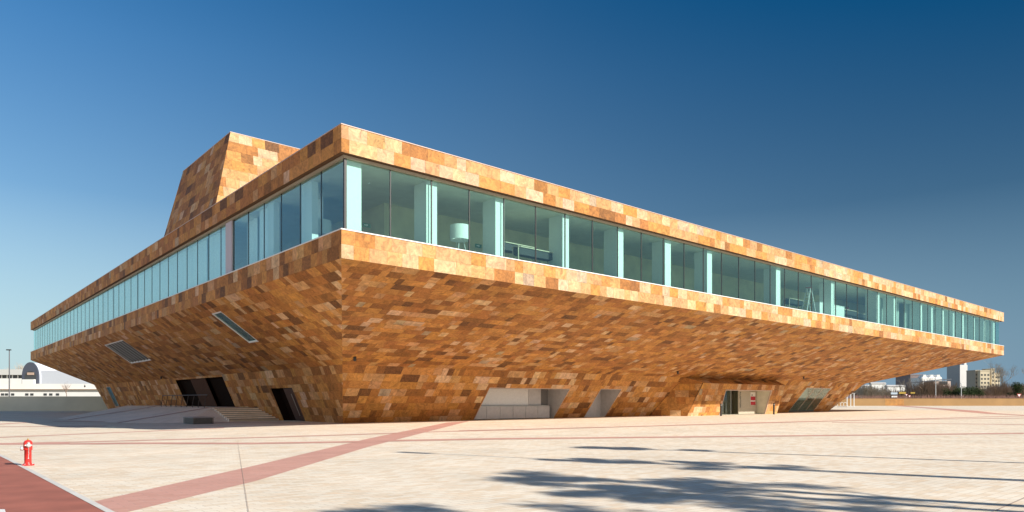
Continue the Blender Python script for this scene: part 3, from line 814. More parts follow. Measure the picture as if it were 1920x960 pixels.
mb.poly([tl(*ring_[1]), tl(*ring_[2]), tl(4, 33, HT)])
mb.poly([tl(*ring_[0]), tl(*ring_[1]), tl(4, 33, HT)])
mb.build('ramp', tpv, ter)
mb = MB()
NS = 7
for k in range(NS):
    q0 = 28.5 + k * 4.5 / NS
    mb.box(4 - 4 + .0, 8.9 - 4, q0 - 33, 33.0 - 33, -.2 if k == 0 else HT * k / NS, HT * (k + 1) / NS - (0.004 if k == NS - 1 else 0))
mb.build('steps', tpv, ter)
mb = MB()
for k in range(NS):
    q0 = 28.5 + k * 4.5 / NS
    zt = HT * (k + 1) / NS
    mb.box(0.02, 4.7, q0 - 33 - .03, q0 - 33 + .05, zt - .05, zt + .004)
mb.build('nosing', mat('step_nosing', (.25, .2, .17), .8), ter)
mb = MB()
def strip_on(pa, pb, w):
    a = Vector(tl(*pa)); b_ = Vector(tl(*pb))
    mb.poly([a + Vector((0, -w, .02)), b_ + Vector((0, -w, .02)), b_ + Vector((0, w, .02)), a + Vector((0, w, .02))])
strip_on((-3.6 + .1, 34.0, -.18), (4, 34.0, HT), .35)
strip_on((-4.5, 52.0, -.28), (4, 52.0, HT), .35)
mb.build('dark_band', M['redpave'], ter)
# handrail with raked posts
hr = empty('handrail', W(4.1, 35.6, HT), ANG, 'thin brown metal handrail with nine raked posts on the terrace edge', 'handrail')
rm = mat('handrail_metal', (.05, .032, .028), .5)
for k in range(9):
    q = k * 1.85
    MB().tube((0, q - .28, -.02), (0, q - .05, .10), .035, n=6).tube((0, q - .05, .10), (0, q - .75, 1.2), .03, n=6).build('post', rm, hr)
MB().tube((0, -1.1, 1.2), (0, 8 * 1.85 - .6, 1.2), .04, n=8).build('rail', rm, hr)
# slatted bench block
bn = empty('slatted_bench', W(-.48, 23.3, 0), ANG, 'low dark block bench with horizontal slats standing before the terrace steps', 'bench')
gb = -.08
mb = MB()
for k in range(5):
    mb.box(0.03, 1.55, 0.03, 2.6, gb + .02 + k * .095, gb + .09 + k * .095)
mb.build('slats', mat('bench_slats', (.10, .085, .08), .55, noise=.2), bn)
MB().box(.1, 1.48, .1, 2.5, gb, gb + .49).build('core', M['dark'], bn)
MB().box(0, 1.6, 0, 2.65, gb + .49, gb + .54).build('bench_top', mat('bench_top', (.30, .27, .26), .6, noise=.1), bn)
# bollards in front of the entrance portal
bo = empty('bollard', W(51.99, 10.45, 0), 0, 'dark slim bollard at the left edge of the glass entrance', 'bollard', 'bollards by the entrance')
MB().tube((0, 0, -.1), (0, 0, 1.35), .11, n=14).tube((0, 0, 1.355), (0, 0, 1.4), .12, n=14).build('post', M['dark'], bo)
MB().tube((0, 0, 1.2), (0, 0, 1.26), .125, n=14).build('cap_ring', M['steel'], bo)
copy_tree(bo, loc=W(64.64, 10.94, 0), label='dark slim bollard before the sunlit stone right of the glass entrance')

# ------------------------------------------------------------------ things inside the glass storey
def drum_lamp(loc, label, sc=1.0):
    t = empty('floor_lamp', loc, 0, label, 'floor lamp', 'giant drum floor lamps behind the glass')
    t.scale = (sc,) * 3
    m_ = mat('lamp_fabric', (.82, .82, .78), .8)
    MB().lathe([(.62, 1.15), (.62, 2.05)], n=36).lathe([(.60, 2.04), (.60, 1.16)], n=36).build('lamp_shade', m_, t, smooth=True)
    for k in range(3):
        a = k * 2.094 + .4
        MB().tube((.5 * math.cos(a), .5 * math.sin(a), 0), (.15 * math.cos(a), .15 * math.sin(a), 1.6), .022, n=6).build('leg', M['white_metal'], t)
    MB().lathe([(0, 1.45), (.1, 1.5), (.12, 1.6), (.05, 1.72), (0, 1.73)], n=12).build('bulb_holder', M['white_metal'], t)
    return t
drum_lamp(W(9.07, 1.9, ZF + .03), 'giant white drum floor lamp in the second bay of the sunlit glass front')
drum_lamp(W(1.9, 6.3, ZF + .03), 'giant white drum floor lamp seen through the shaded glass beside the corner', .97)
def table(loc, w, d, h, label, m1, m2):
    t = empty('display_table', loc, ANG, label, 'table', 'low tables behind the glass front')
    MB().box(0, w, 0, d, h - .06, h).build('table_top', m1, t)
    for x, y in ((.04, .04), (w - .1, .04), (.04, d - .1), (w - .1, d - .1)):
        MB().box(x, x + .06, y, y + .06, 0, h - .062).build('leg', m2, t)
    MB().box(.12, w - .12, .06, d - .06, h - .55, h - .1).build('dark_panel', M['dark'], t)
edge = mat('pale_edge', (.62, .52, .38), .5)
table(W(13.1, 2.6, ZF + .03), 3.6, .8, 1.85, 'tall dark bench like table with a pale edge, rear one in the third bay', edge, edge)
table(W(13.6, 1.5, ZF + .03), 3.4, .7, 1.42, 'dark panelled table with a pale edge, front one in the third bay', edge, edge)
table(W(51.6, 2.2, ZF + .03), 3.2, .8, 1.7, 'pale edged table left of the step ladder behind the glass', edge, edge)
table(W(63.0, 2.0, ZF + .03), 4.6, .8, 1.6, 'long pale edged table right of the white counter behind the glass', edge, edge)
table(W(68.4, 2.4, ZF + .03), 2.9, .8, 1.6, 'short pale edged table beside the column right of the long table', edge, edge)
ct = empty('reception_counter', W(56.6, 1.4, ZF + .03), ANG, 'plain white counter block behind the glass right of the ladder', 'counter')
MB().box(0, 6.0, 0, .8, .05, 1.6).build('front_panel', M['white'], ct)
MB().box(-.03, 6.03, -.03, .83, 1.602, 1.66).build('counter_top', M['white_metal'], ct)
MB().box(.1, 5.9, .1, .7, 0, .05).build('plinth', M['dark'], ct)
la = empty('step_ladder', W(54.9, 1.5, ZF + .03), ANG, 'open aluminium step ladder standing behind the sunlit glass', 'ladder')
for sgn, nm in ((-1, 'front_frame'), (1, 'rear_frame')):
    mb = MB()
    for y in (0, .55):
        mb.tube((sgn * 1.15, y, 0), (sgn * .05, y + (.05 if y == 0 else -.05), 3.0), .05, n=6)
    for k in range(1, 9):
        t = k / 9; x = sgn * (1.15 - 1.1 * t)
        mb.box(x - .08, x + .08, .02, .53, 3.0 * t - .03, 3.0 * t)
    mb.build(nm, M['white_metal'], la)
MB().box(-.16, .16, 0, .55, 3.0, 3.08).build('platform', mat('ladder_red', (.45, .1, .08), .5), la)
fe = empty('fire_extinguisher', W(71.0, 4.6, ZF + 2.0), ANG, 'red fire extinguisher hanging inside the glass storey beside a white column', 'extinguisher')
MB().lathe([(0, 0), (.12, .02), (.13, .1), (.13, .6), (.07, .72), (.03, .75), (0, .75)], n=14).build('cylinder', mat('extinguisher_red', (.5, .03, .03), .4), fe, smooth=True)
MB().box(-.03, .12, -.03, .03, .752, .85).build('valve', M['dark'], fe)

# ------------------------------------------------------------------ fire hydrant
hy = empty('fire_hydrant', (-13.30, 19.05, 0.0), 0.61, 'red pillar fire hydrant with silver caps beside the red path', 'hydrant')
hred = mat('hydrant_red', (.62, .035, .028), .38, noise=.12, nscale=8)
hsil = mat('hydrant_silver', (.72, .72, .70), .35, metal=.5, noise=.1, nscale=10)
MB().lathe([(0, 0), (.145, 0), (.15, .012), (.148, .035), (.10, .05), (.086, .062), (.084, .10), (.084, .42), (.098, .425), (.104, .44), (.104, .615), (.098, .65), (.07, .685), (.03, .70), (0, .705)], n=32).build('body', hred, hy, smooth=True)
for k in range(8):
    a = k * math.pi / 4 + .2
    MB().lathe([(0, .03), (.012, .03), (.012, .055), (0, .058)], (.122 * math.cos(a), .122 * math.sin(a), 0), n=6).build('bolt', hsil, hy)
MB().lathe([(.0, .70), (.02, .70), (.022, .725), (.012, .74), (0, .742)], n=8).build('top_nut', mat('brass', (.55, .4, .12), .4, metal=.6), hy)
fr_ = MB().lathe([(.055, -.09), (.062, -.10), (.062, -.135), (.05, -.14), (.05, -.15), (.02, -.155), (0, -.155)], (0.012, 0, .56), n=20, axis='y').build('front_outlet', hsil, hy, smooth=True)
for la_ in (((-.045, -.12, .56), (-.07, -.125, .56), .02), ((.07, -.12, .56), (.095, -.125, .56), .02), ((0.012, -.12, .61), (0.012, -.125, .645), .028)):
    MB().tube(*la_, n=10).build('lug', hsil, fr_)
MB().lathe([(.03, -.09), (.03, -.10), (.055, -.105), (.062, -.11), (.062, -.165), (.05, -.175), (0, -.178)], (0, 0, .475), n=20, axis='x').build('side_outlet', hsil, hy, smooth=True)
mb = MB()
pts = [(0.012, -.13, .505), (.02, -.112, .45), (.014, -.09, .40), (.02, -.087, .34), (.014, -.087, .28), (.01, -.088, .22)]
for a, b_ in zip(pts, pts[1:]): mb.tube(a, b_, .007, n=5)
mb.tube(pts[-1], (.01, -.09, .19), .016, n=6)
mb.build('chain', hsil, hy)

# ------------------------------------------------------------------ vegetation
bark = mat('bark', (.16, .12, .09), .9, noise=.3, nscale=6)
twigm = mat('bare_twigs', (.30, .22, .16), .95, noise=.25, nscale=.8)
twigp = mat('pale_twigs', (.42, .36, .29), .95, noise=.2, nscale=.8)
leafm = mat('dark_leaves', (.035, .05, .02), .95, spec=.05, noise=.45, nscale=1.5)
leafp = mat('pine_leaves', (.05, .075, .03), .8, noise=.4, nscale=2)
def branches(mb, rnd, p, d, r, ln, depth, spread=.55, n=5, kids_=3, tips=None, up=.15):
    q = p + d * ln
    mb.tube(p, q, r, r * .66, n=max(3, n))
    if depth == 0:
        if tips is not None: tips.append(q)
        return
    for k in range(kids_):
        nd = (d + Vector((rnd.uniform(-1, 1), rnd.uniform(-1, 1), rnd.uniform(-.4, 1))) * spread + Vector((0, 0, up))).normalized()
        st = p + d * ln * rnd.uniform(.55, 1.0)
        branches(mb, rnd, st, nd, r * .58, ln * rnd.uniform(.6, .85), depth - 1, spread, n - 1, kids_, tips, up)
def bare_tree(name, loc, h, label, group, seed, m=None, depth=5, spread=.5, kids_=3, th=.3, rr=.018):
    rnd = random.Random(seed)
    t = empty(name, loc, 0, label, 'tree', group)
    MB().tube((0, 0, -.3), (0, 0, h * th), h * rr, h * rr * .75, n=8).build('trunk', m or twigp, t)
    mb = MB()
    for k in range(3):
        d = Vector((rnd.uniform(-.5, .5), rnd.uniform(-.5, .5), 1)).normalized()
        branches(mb, rnd, Vector((0, 0, h * th - .1)), d, h * rr * .6, h * .25, depth - 1, spread, 4, kids_)
    mb.build('crown', m or twigp, t)
    return t
def shrub(name, loc, w, h, label, group, seed, m, nst=50):
    rnd = random.Random(seed)
    t = empty(name, loc, 0, label, 'shrub', group)
    mb = MB()
    for k in range(nst):
        x = rnd.uniform(-.5, .5) * w * .8; y = rnd.uniform(-.5, .5) * 2
        d = Vector((rnd.uniform(-.35, .35) + x / w * .5, rnd.uniform(-.3, .3), 1)).normalized()
        L0 = h * rnd.uniform(.35, .6)
        branches(mb, rnd, Vector((x, y, -.1)), d, .13, L0, 2, .5, 3, 4, None, .2)
    mb.build('twigs', m, t)
    return t
def leafy(mb, rnd, c, rad, n, size):
    for k in range(n):
        v = Vector((rnd.gauss(0, 1), rnd.gauss(0, 1), rnd.gauss(0, 1))).normalized() * (rnd.random() ** .4)
        p = Vector(c) + Vector((v.x * rad[0], v.y * rad[1], v.z * rad[2]))
        a = Vector((rnd.uniform(-1, 1), rnd.uniform(-1, 1), rnd.uniform(-1, 1))).normalized() * size * rnd.uniform(.5, 1.3)
        b_ = a.orthogonal().normalized() * size * rnd.uniform(.2, .45)
        mb.poly([p - a, p + b_, p + a, p - b_])
def evergreen(loc, w, h, label, seed, group=None, cat='bush'):
    rnd = random.Random(seed)
    t = empty('evergreen_bush', loc, 0, label, cat, group)
    MB().tube((0, 0, -.2), (0, 0, h * .5), .2, .1, n=6).build('trunk', bark, t)
    mb = MB()
    for k in range(int(10 + w)):
        x = rnd.uniform(-.42, .42) * w; z = rnd.uniform(.15, .85) * h
        leafy(mb, rnd, (x, rnd.uniform(-1.5, 1.5), z), (w * .12 + .6, 1.5, h * .14 + .4), 130, .35)
    mb.build('crown', leafm, t)
    return t
# plaza trees outside the frame whose shadows fall across the paving
def plaza_tree(loc, h, crown_h, crown_r, trunk_r, seed, label):
    rnd = random.Random(seed)
    t = empty('plaza_tree', loc, 0, label, 'tree', 'trees along the plaza edge')
    mb = MB(); p = Vector((0, 0, -.2))
    for k in range(6):
        q = Vector((rnd.uniform(-.07, .07), rnd.uniform(-.07, .07), (h - crown_h * .6) * (k + 1) / 6))
        mb.tube(p, q, trunk_r * (1 - k * .07), trunk_r * (1 - (k + 1) * .07), n=10); p = q
    mb.build('trunk', bark, t)
    mb = MB(); br = MB()
    z0 = h - crown_h
    tips = []
    for k in range(8):
        a = k * 2.4 + rnd.uniform(-.4, .4)
        d = Vector((math.cos(a) * .75, math.sin(a) * .75, rnd.uniform(.35, 1.2))).normalized()
        branches(br, rnd, Vector((0, 0, z0 - .3 + crown_h * .125 * k)), d, .05, crown_r * rnd.uniform(.5, .75) * (1 - .05 * k), 3, .6, 4, 3, tips, .2)
    br.tube((0, 0, z0 - 1), (0, 0, h - .5), trunk_r * .55, .02, n=6)
    tips.append(Vector((0, 0, h - .3)))
    for q in tips:
        if rnd.random() < .45: continue
        leafy(mb, rnd, q, (.36, .36, .28), 17, .14)
    br.build('limbs', bark, t)
    mb.build('crown', leafp, t)
    return t
COT = 1 / math.tan(SUN_EL)
def caster(tx, ty, h): return (tx + SX * COT * h, ty + SY * COT * h, 0)
plaza_tree(caster(2.66, 26.6, 13), 13, 2.6, .8, .17, 1, 'slender leafy tree farthest along the plaza edge')
plaza_tree(caster(1.5, 21.2, 13.5), 13.5, 4.2, 1.15, .22, 2, 'slender leafy tree beside the tall lamp post')
plaza_tree(caster(0.1, 16.6, 14), 14, 4.6, 1.6, .25, 3, 'broad tree with a thick trunk third along the plaza edge')
plaza_tree(caster(1.3, 15.0, 13), 13, 4.0, 1.6, .2, 4, 'tree with a thick trunk between two broad ones')
plaza_tree(caster(2.0, 13.4, 12.5), 12.5, 3.4, 1.4, .17, 7, 'smaller crowned tree near the camera side')
plaza_tree(caster(-1.7, 11.0, 12), 12, 4.2, 1.8, .2, 5, 'broad tree nearest to the camera')
lampm = mat('galvanised', (.45, .46, .47), .45, metal=.5, noise=.1)
lb = caster(-2.0, 22.9, 13.8)
lpst = empty('street_lamp', lb, math.atan2(-SY, -SX), 'tall single arm street lamp among the plaza trees', 'street lamp')
MB().tube((0, 0, -.2), (0, 0, 13.4), .09, .05, n=10).tube((0, 0, 13.4), (1.3, 0, 13.7), .04, .035, n=8).build('pole', lampm, lpst)
MB().box(1.0, 2.2, -.2, .2, 13.68, 13.84).build('lamp_head', lampm, lpst)

# ------------------------------------------------------------------ background, left
def P(x, y, Y):   # picture-measured direction at a real distance Y -> X, Z
    return ((x - 960) / 1300 * Y, Y, 1.8 - (y - 750) / 1300 * Y)
def wall(name, x0, x1, y, z0, z1, th, m, label, capm=None):
    t = empty(name, (x0, y, 0), 0, label, 'wall')
    MB().box(0, x1 - x0, 0, th, z0, z1).build('wall_body', m, t)
    MB().box(-.05, x1 - x0 + .05, -.06, th + .06, z1 + .002, z1 + .1).build('wall_cap', capm or m, t)
    return t
wall('boundary_wall', -300, -62, 137, -.6, 2.42, .35, mat('greygreen_render', (.56, .55, .47), .9, noise=.1, nscale=.3), 'long plain grey green boundary wall beyond the shaded side')
wall('boundary_wall', 60, 420, 214, -.3, 2.2, .4, mat('tan_render', (.36, .215, .09), .9, noise=.12, nscale=.25), 'long low tan boundary wall closing the plaza on the right')
wm = mat('white_render', (.80, .79, .76), .8, noise=.05, nscale=.3)
dkw = mat('window_dark', (.05, .055, .06), .3)
# low white service building behind the left wall
t = empty('service_building', (-240, 172, 0), 0, 'long low white building directly behind the grey green wall', 'building')
def X(x, Y): return (x - 960) / 1300 * Y
def Z(y, Y): return 1.8 - (y - 750) / 1300 * Y
MB().box(0, X(300, 172) + 240, 0, 12, -1, Z(730.6, 172)).build('wall', wm, t)
MB().box(-.3, X(300, 172) + 240.3, -.5, 12.5, Z(730.4, 172), Z(729.6, 172)).build('eaves', mat('tan_eaves', (.45, .3, .2), .8), t)
MB().box(0, X(300, 172) + 240, .6, 12, Z(729.6, 172) + .01, Z(719.5, 172)).build('upper_wall', wm, t)
for x in (5, 12.5, 24, 50.5, 60, 85, 95.5, 108):
    MB().box(X(x - 3, 172) + 240, X(x + 3, 172) + 240, -.06, .05, Z(741.6, 172), Z(737.5, 172)).build('window', dkw, t)
# second, larger warehouse
Y2 = 400
t = empty('warehouse', (-420, Y2, 0), 0, 'long white warehouse with a dark strip window and flat roof far left', 'warehouse')
MB().box(0, X(58, Y2) + 420, 0, 30, -1, Z(709.5, Y2)).build('wall', wm, t)
MB().box(0, X(58, Y2) + 420, 1.2, 30, Z(709.5, Y2), Z(703, Y2)).build('strip_window', dkw, t)
MB().box(0, X(58, Y2) + 420, -.8, 31, Z(703, Y2) + .01, Z(692.5, Y2)).build('roof_fascia', mat('pale_grey_roof', (.6, .6, .58), .7), t)
for k in range(16):
    xx = X(0, Y2) + 420 + (k - 7) * 3.1
    MB().box(xx, xx + .6, .9, 1.15, Z(709.5, Y2), Z(703, Y2)).build('window_pier', wm, t)
MB().box(X(60, 380) + 420, X(175, 380) + 420, -20, -10, -1, Z(712, 380)).build('side_wing', mat('beige_render', (.62, .5, .36), .85), t)
# barrel vaulted hall
Y3 = 330; sc3 = Y3 / 1300
t = empty('vaulted_hall', (X(56.5, Y3), Y3, 0), 0, 'blue grey barrel vaulted hall with a glazed arch in its front', 'hall')
w_ = 15.7 * sc3; zb = -1; zsp = Z(706, Y3); ztop = Z(679, Y3)
arch = [(-w_, zb), (w_, zb)] + [(w_ * math.cos(math.pi * k / 24), zsp + (ztop - zsp) * math.sin(math.pi * k / 24)) for k in range(25)]
blm = mat('blue_grey_cladding', (.07, .08, .11), .6, noise=.1)
grm = mat('pale_ribbed_cladding', (.55, .58, .64), .6, noise=.06)
MB().hexa([(x, 0, z) for x, z in arch], [(x, .8, z) for x, z in arch]).build('front_wall', blm, t, fix=True)
MB().hexa([(x, .81, z) for x, z in [(a * .955, b * .99) for a, b in arch]], [(x + 30, 45, z) for x, z in arch]).build('vault', grm, t, fix=True)
inn = [(-w_ * .62, Z(716, Y3)), (w_ * .72, Z(716, Y3))] + [(w_ * (.05 + .67 * math.cos(math.pi * k / 16)), Z(706, Y3) + 10.5 * sc3 * math.sin(math.pi * k / 16)) for k in range(17)]
aw = MB().hexa([(x, -.15, z) for x, z in inn], [(x, .0, z) for x, z in inn]).build('arch_window', dkw, t, fix=True)
MB().box(-w_ * .3, w_ * .5, -.4, -.16, Z(703, Y3), Z(698.5, Y3)).build('canopy', mat('canopy_tan', (.5, .36, .28), .7), t)
MB().box(w_ * 1.002, w_ + 30 * sc3 * 4.2, 1.5, 3, zb, Z(694.5, Y3)).build('side_wall', grm, t)
MB().box(-w_ * .7, w_ * .7, -1.5, -.2, zb, Z(711.5, Y3)).build('porch', wm, t)
# tall lamp pole on the left
t = empty('street_lamp', (X(17.5, 165), 165, 0), 0, 'tall dark lamp pole rising behind the grey green wall at the left edge', 'street lamp')
MB().tube((0, 0, -1), (0, 0, Z(657, 165)), .16, .10, n=8).build('pole', mat('pole_dark', (.13, .13, .14), .5), t)
MB().box(-.65, .35, -.2, .2, Z(657, 165), Z(655, 165)).build('lamp_head', M['dark'], t)
bt = bare_tree('bare_tree', (X(126, 150), 150, 0), 6.4, 'small leafless tree before the long white building', 'leafless trees on the left', 71, mat('tree_tan', (.34, .24, .18), .9), 4, .75, 3, .3, .012)
for i, (x, Yd, h, lb_) in enumerate(((30, 420, 24, 'hazy leafless tree behind the warehouse roof'), (41, 420, 26, 'hazy leafless tree beside the vaulted hall'), (4, 430, 20, 'hazy leafless tree at the left edge behind the warehouse'))):
    bare_tree('bare_tree', (X(x, Yd), Yd, 0), h, lb_, 'leafless trees on the left', 80 + i, twigp, 5, .55)

# ------------------------------------------------------------------ background, right
def block(name, x0, x1, y0, Yd, dep, m, label, cat='building', rows=0, colsn=0, roofy=None, sidem=None, rot=0):
    t = empty(name, ((X(x0, Yd) + X(x1, Yd)) / 2, Yd, 0), rot, label, cat)
    w = (X(x1, Yd) - X(x0, Yd)) / 2; h = Z(y0, Yd)
    MB().box(-w, w, 0, dep, -2, h).build('wall', m, t)
    MB().box(-w - .2, w + .2, -.2, dep + .2, h + .01, h + .8).build('parapet', m, t)
    for r in range(rows):
        for c in range(colsn):
            cx = -w + (c + .5) * 2 * w / colsn; cz = h - 2.5 - r * 3.4
            MB().box(cx - .75, cx + .75, -.05, .05, cz - 1.5, cz).build('window', dkw, t)
    return t
# slab tower seen across its corner
Y4 = 640
t = empty('slab_tower', (X(1800, Y4), Y4, 0), 0, 'tall slab tower with a dark shaded face and a blank white face', 'tower block')
xa, xb = X(1787, Y4) - X(1800, Y4), X(1818, Y4) - X(1800, Y4)
h = Z(684, Y4)
MB().hexa([(0, 0, -2), (xb, 3, -2), (xb - 4, 18, -2), (xa, 9, -2)], [(0, 0, h), (xb, 3, h), (xb - 4, 18, h), (xa, 9, h)]).build('wall', mat('tower_white', (.55, .54, .53), .8, noise=.06, nscale=.2), t, fix=True)
MB().hexa([(xa - .1, 8.9, -2), (-.1, -.12, -2), (-.15, .1, -2), (xa, 9.2, -2)], [(xa - .1, 8.9, h), (-.1, -.12, h), (-.15, .1, h), (xa, 9.2, h)]).build('shaded_face', mat('tower_shade', (.30, .33, .36), .5, noise=.1), t, fix=True)  # shade of the turned-away side put into a darker face colour
MB().hexa([(1, 2, h), (2.5, 2.3, h), (2.5, 8, h), (1, 8, h)], [(1, 2, h + 1.6), (2.5, 2.3, h + 1.6), (2.5, 8, h + 1.6), (1, 8, h + 1.6)]).build('roof_plant', M['dark'], t)
MB().box(xb - 2.5, xb - .6, 3.5, 9, h + .01, h + 2).build('lift_house', M['white'], t)
cream = mat('cream_render', (.62, .53, .38), .85, noise=.06, nscale=.2)
creamd = mat('buff_render', (.40, .35, .28), .85, noise=.06, nscale=.2)
block('apartment_block', 1838, 1856, 696, 600, 14, cream, 'cream apartment block with small dark windows and a round front', 'apartment block', 7, 3)
block('apartment_block', 1829, 1838, 695.5, 604, 12, creamd, 'buff narrow apartment block left of the cream one', 'apartment block', 7, 2)
block('apartment_block', 1859, 1865, 692.5, 606, 12, cream, 'slim cream stair tower between two apartment blocks', 'apartment block', 7, 1)
block('apartment_block', 1866, 1875, 700.5, 610, 12, cream, 'pale apartment block half hidden by the leafless tree', 'apartment block', 5, 2)
block('office_block', 1818, 1829, 707, 700, 12, mat('blue_grey_render', (.25, .29, .34), .8), 'low blue grey block beside the slab tower', 'building')
block('brick_block', 1707, 1729, 704, 520, 20, mat('mauve_brick', (.26, .20, .19), .9, noise=.1), 'wide mauve brown block with a flat roof behind the scrub', 'building', 3, 5)
t = empty('stepped_block', (X(1728.5, 500), 500, 0), 0, 'white house row with three raised chimneys like turrets', 'building')
MB().box(0, X(1766, 500) - X(1728.5, 500), 0, 14, -2, Z(708, 500)).build('wall', wm, t)
for x0 in (1732, 1745.5, 1758):
    a = X(x0, 500) - X(1728.5, 500)
    MB().hexa([(a - 1.2, .5, Z(708, 500)), (a + 3.4, .5, Z(708, 500)), (a + 3.4, 6, Z(708, 500)), (a - 1.2, 6, Z(708, 500))],
              [(a, .5, Z(705.5, 500)), (a + 2, .5, Z(705.5, 500)), (a + 2, 6, Z(705.5, 500)), (a, 6, Z(705.5, 500))]).box(a, a + 2, .5, 6, Z(705.5, 500) + .01, Z(702.6, 500)).build('turret', wm, t)
t = empty('canopy_hall', (X(1755, 430), 430, 0), 0, 'low hall with a dark sweeping roof before the slab tower', 'building')
w = X(1785, 430) - X(1755, 430)
MB().hexa([(-w * .9, 0, Z(717, 430)), (w, 0, Z(711.5, 430)), (w, 12, Z(711.5, 430)), (-w * .9, 12, Z(717, 430))],
          [(-w * .9, 0, Z(716, 430)), (w, 0, Z(710.3, 430)), (w, 12, Z(710.3, 430)), (-w * .9, 12, Z(716, 430))]).build('roof', mat('slate_roof', (.12, .13, .15), .6), t)
MB().box(-w * .1, w * .95, .5, 11, -1, Z(714.5, 430)).build('wall', mat('pinkish_render', (.55, .42, .36), .85), t)
MB().box(w * .25, w * .75, .3, .45, Z(721, 430), Z(715, 430)).build('window', dkw, t)
for i, (x0, x1, y0, Yd, lb_) in enumerate(((1612, 1631, 724, 420, 'white shed with a flat roof nearest to the theatre'), (1634, 1661, 719.5, 450, 'long white shed behind the pale scrub'), (1664, 1697, 724.5, 400, 'white shed above the small road signs'))):
    t = empty('white_shed', (X(x0, Yd), Yd, 0), 0, lb_, 'shed')
    w = X(x1, Yd) - X(x0, Yd)
    MB().box(0, w, 0, 3, -1, Z(y0, Yd)).build('wall', wm, t)
    MB().hexa([(-.3, -.4, Z(y0, Yd) + .01), (w + .3, -.4, Z(y0, Yd) + .01), (w + .3, 3.4, Z(y0, Yd) + .01), (-.3, 3.4, Z(y0, Yd) + .01)],
              [(-.3, 1.2, Z(y0, Yd) + .9), (w + .3, 1.2, Z(y0, Yd) + .9), (w + .3, 1.8, Z(y0, Yd) + .9), (-.3, 1.8, Z(y0, Yd) + .9)]).build('roof', mat('shed_roof', (.5, .48, .46), .7), t)
# scrub, hedge and trees behind the right wall
shA = [(1612, 300, 9, 6.0), (1632, 290, 9, 5.6), (1650, 300, 8, 5.4), (1668, 310, 8, 4.6), (1688, 320, 9, 4.0), (1708, 310, 9, 4.6), (1726, 300, 10, 6.0), (1742, 290, 9, 7.2),
       (1757, 300, 9, 7.0), (1771, 310, 9, 6.4), (1852, 290, 9, 5.6), (1866, 300, 9, 6.0), (1880, 290, 9, 6.4), (1893, 300, 9, 6.4), (1906, 300, 9, 5.8), (1930, 300, 10, 6.2), (1838, 280, 8, 4.6)]
names = ['nearest to the theatre', 'second from the theatre', 'before the long white shed', 'below the second shed', 'behind the timber fence panel', 'behind the small road signs', 'below the mauve block', 'around the lamp post foot',
         'right of the lamp post', 'at the left end of the dark hedge', 'at the right end of the dark hedge', 'below the cream apartments', 'under the big leafless tree', 'right of the big leafless tree', 'left of the dark conifer', 'at the right edge of the view', 'low in front of the apartments']
for i, (x, Yd, w, h) in enumerate(shA):
    shrub('bare_shrub', (X(x, Yd), Yd, 0), w, h * 1.25, 'leafless brown scrub ' + names[i], 'leafless scrub behind the right wall', 100 + i, twigp if i in (0, 1, 2, 11, 13) else twigm, 60)
hd = empty('low_hedge', (130, 226, 0), 0, 'low reddish leafless hedge running behind the tan wall', 'hedge')
mb = MB(); rnd = random.Random(5)
for k in range(9000):
    x = rnd.uniform(-25, 70); y = rnd.uniform(-3, 3); z = rnd.uniform(0.8, 3.3)
    a = Vector((rnd.uniform(-.4, .4), rnd.uniform(-.3, .3), rnd.uniform(.3, .9)))
    mb.poly([(x, y, z - .6), (x + .06, y, z - .6), (x + a.x, y + a.y, z + a.z * .8)])
mb.build('twigs', mat('red_twigs', (.26, .14, .115), .95, noise=.3, nscale=.5), hd)
for i, (x, Yd, w, h, lb_) in enumerate(((1783, 270, 8, 6.6, 'dark evergreen bush left of the white tower base'), (1800, 262, 8, 7.0, 'dark evergreen bush in the middle of the hedge'), (1818, 268, 8, 7.2, 'dark evergreen bush before the blue grey block'),
                                  (1834, 270, 6, 5.4, 'dark evergreen bush before the cream apartments'), (1906, 262, 6, 8.6, 'dark rounded conifer near the right edge'))):
    evergreen((X(x, Yd), Yd, 0), w, h, lb_, 200 + i, 'evergreens behind the right wall')
bare_tree('bare_tree', (X(1880, 340), 340, 0), 25.0, 'large leafless tree with a wide fine crown beside the cream apartments', 'leafless trees on the right', 301, twigp, 6, .85, 3, .16, .016)
bare_tree('bare_tree', (X(1701, 380), 380, 0), 15.0, 'leafless tree in front of the mauve block', 'leafless trees on the right', 302, twigp, 5, .5)
bare_tree('bare_tree', (X(1688, 380), 380, 0), 12.0, 'leafless tree above the rightmost white shed', 'leafless trees on the right', 303, twigp, 5, .5)
bare_tree('bare_tree', (X(1936, 300), 300, 0), 19.0, 'leafless tree leaning in from the right edge', 'leafless trees on the right', 304, twigp, 5, .6)
for x, yt, Yd, lb_ in ((1754.5, 711, 235, 'slim pale lamp post in front of the scrub'), (1802.5, 720, 240, 'slim pale lamp post below the slab tower')):
    t = empty('lamp_post', (X(x, Yd), Yd, 0), 0, lb_, 'lamp post')
    MB().tube((0, 0, -.2), (0, 0, Z(yt, Yd)), .13, .09, n=8).build('pole', M['white_metal'], t)
    MB().tube((0, 0, Z(yt, Yd)), (0, 0, Z(yt, Yd) + .35), .28, .16, n=10).build('lamp_head', M['white_metal'], t)
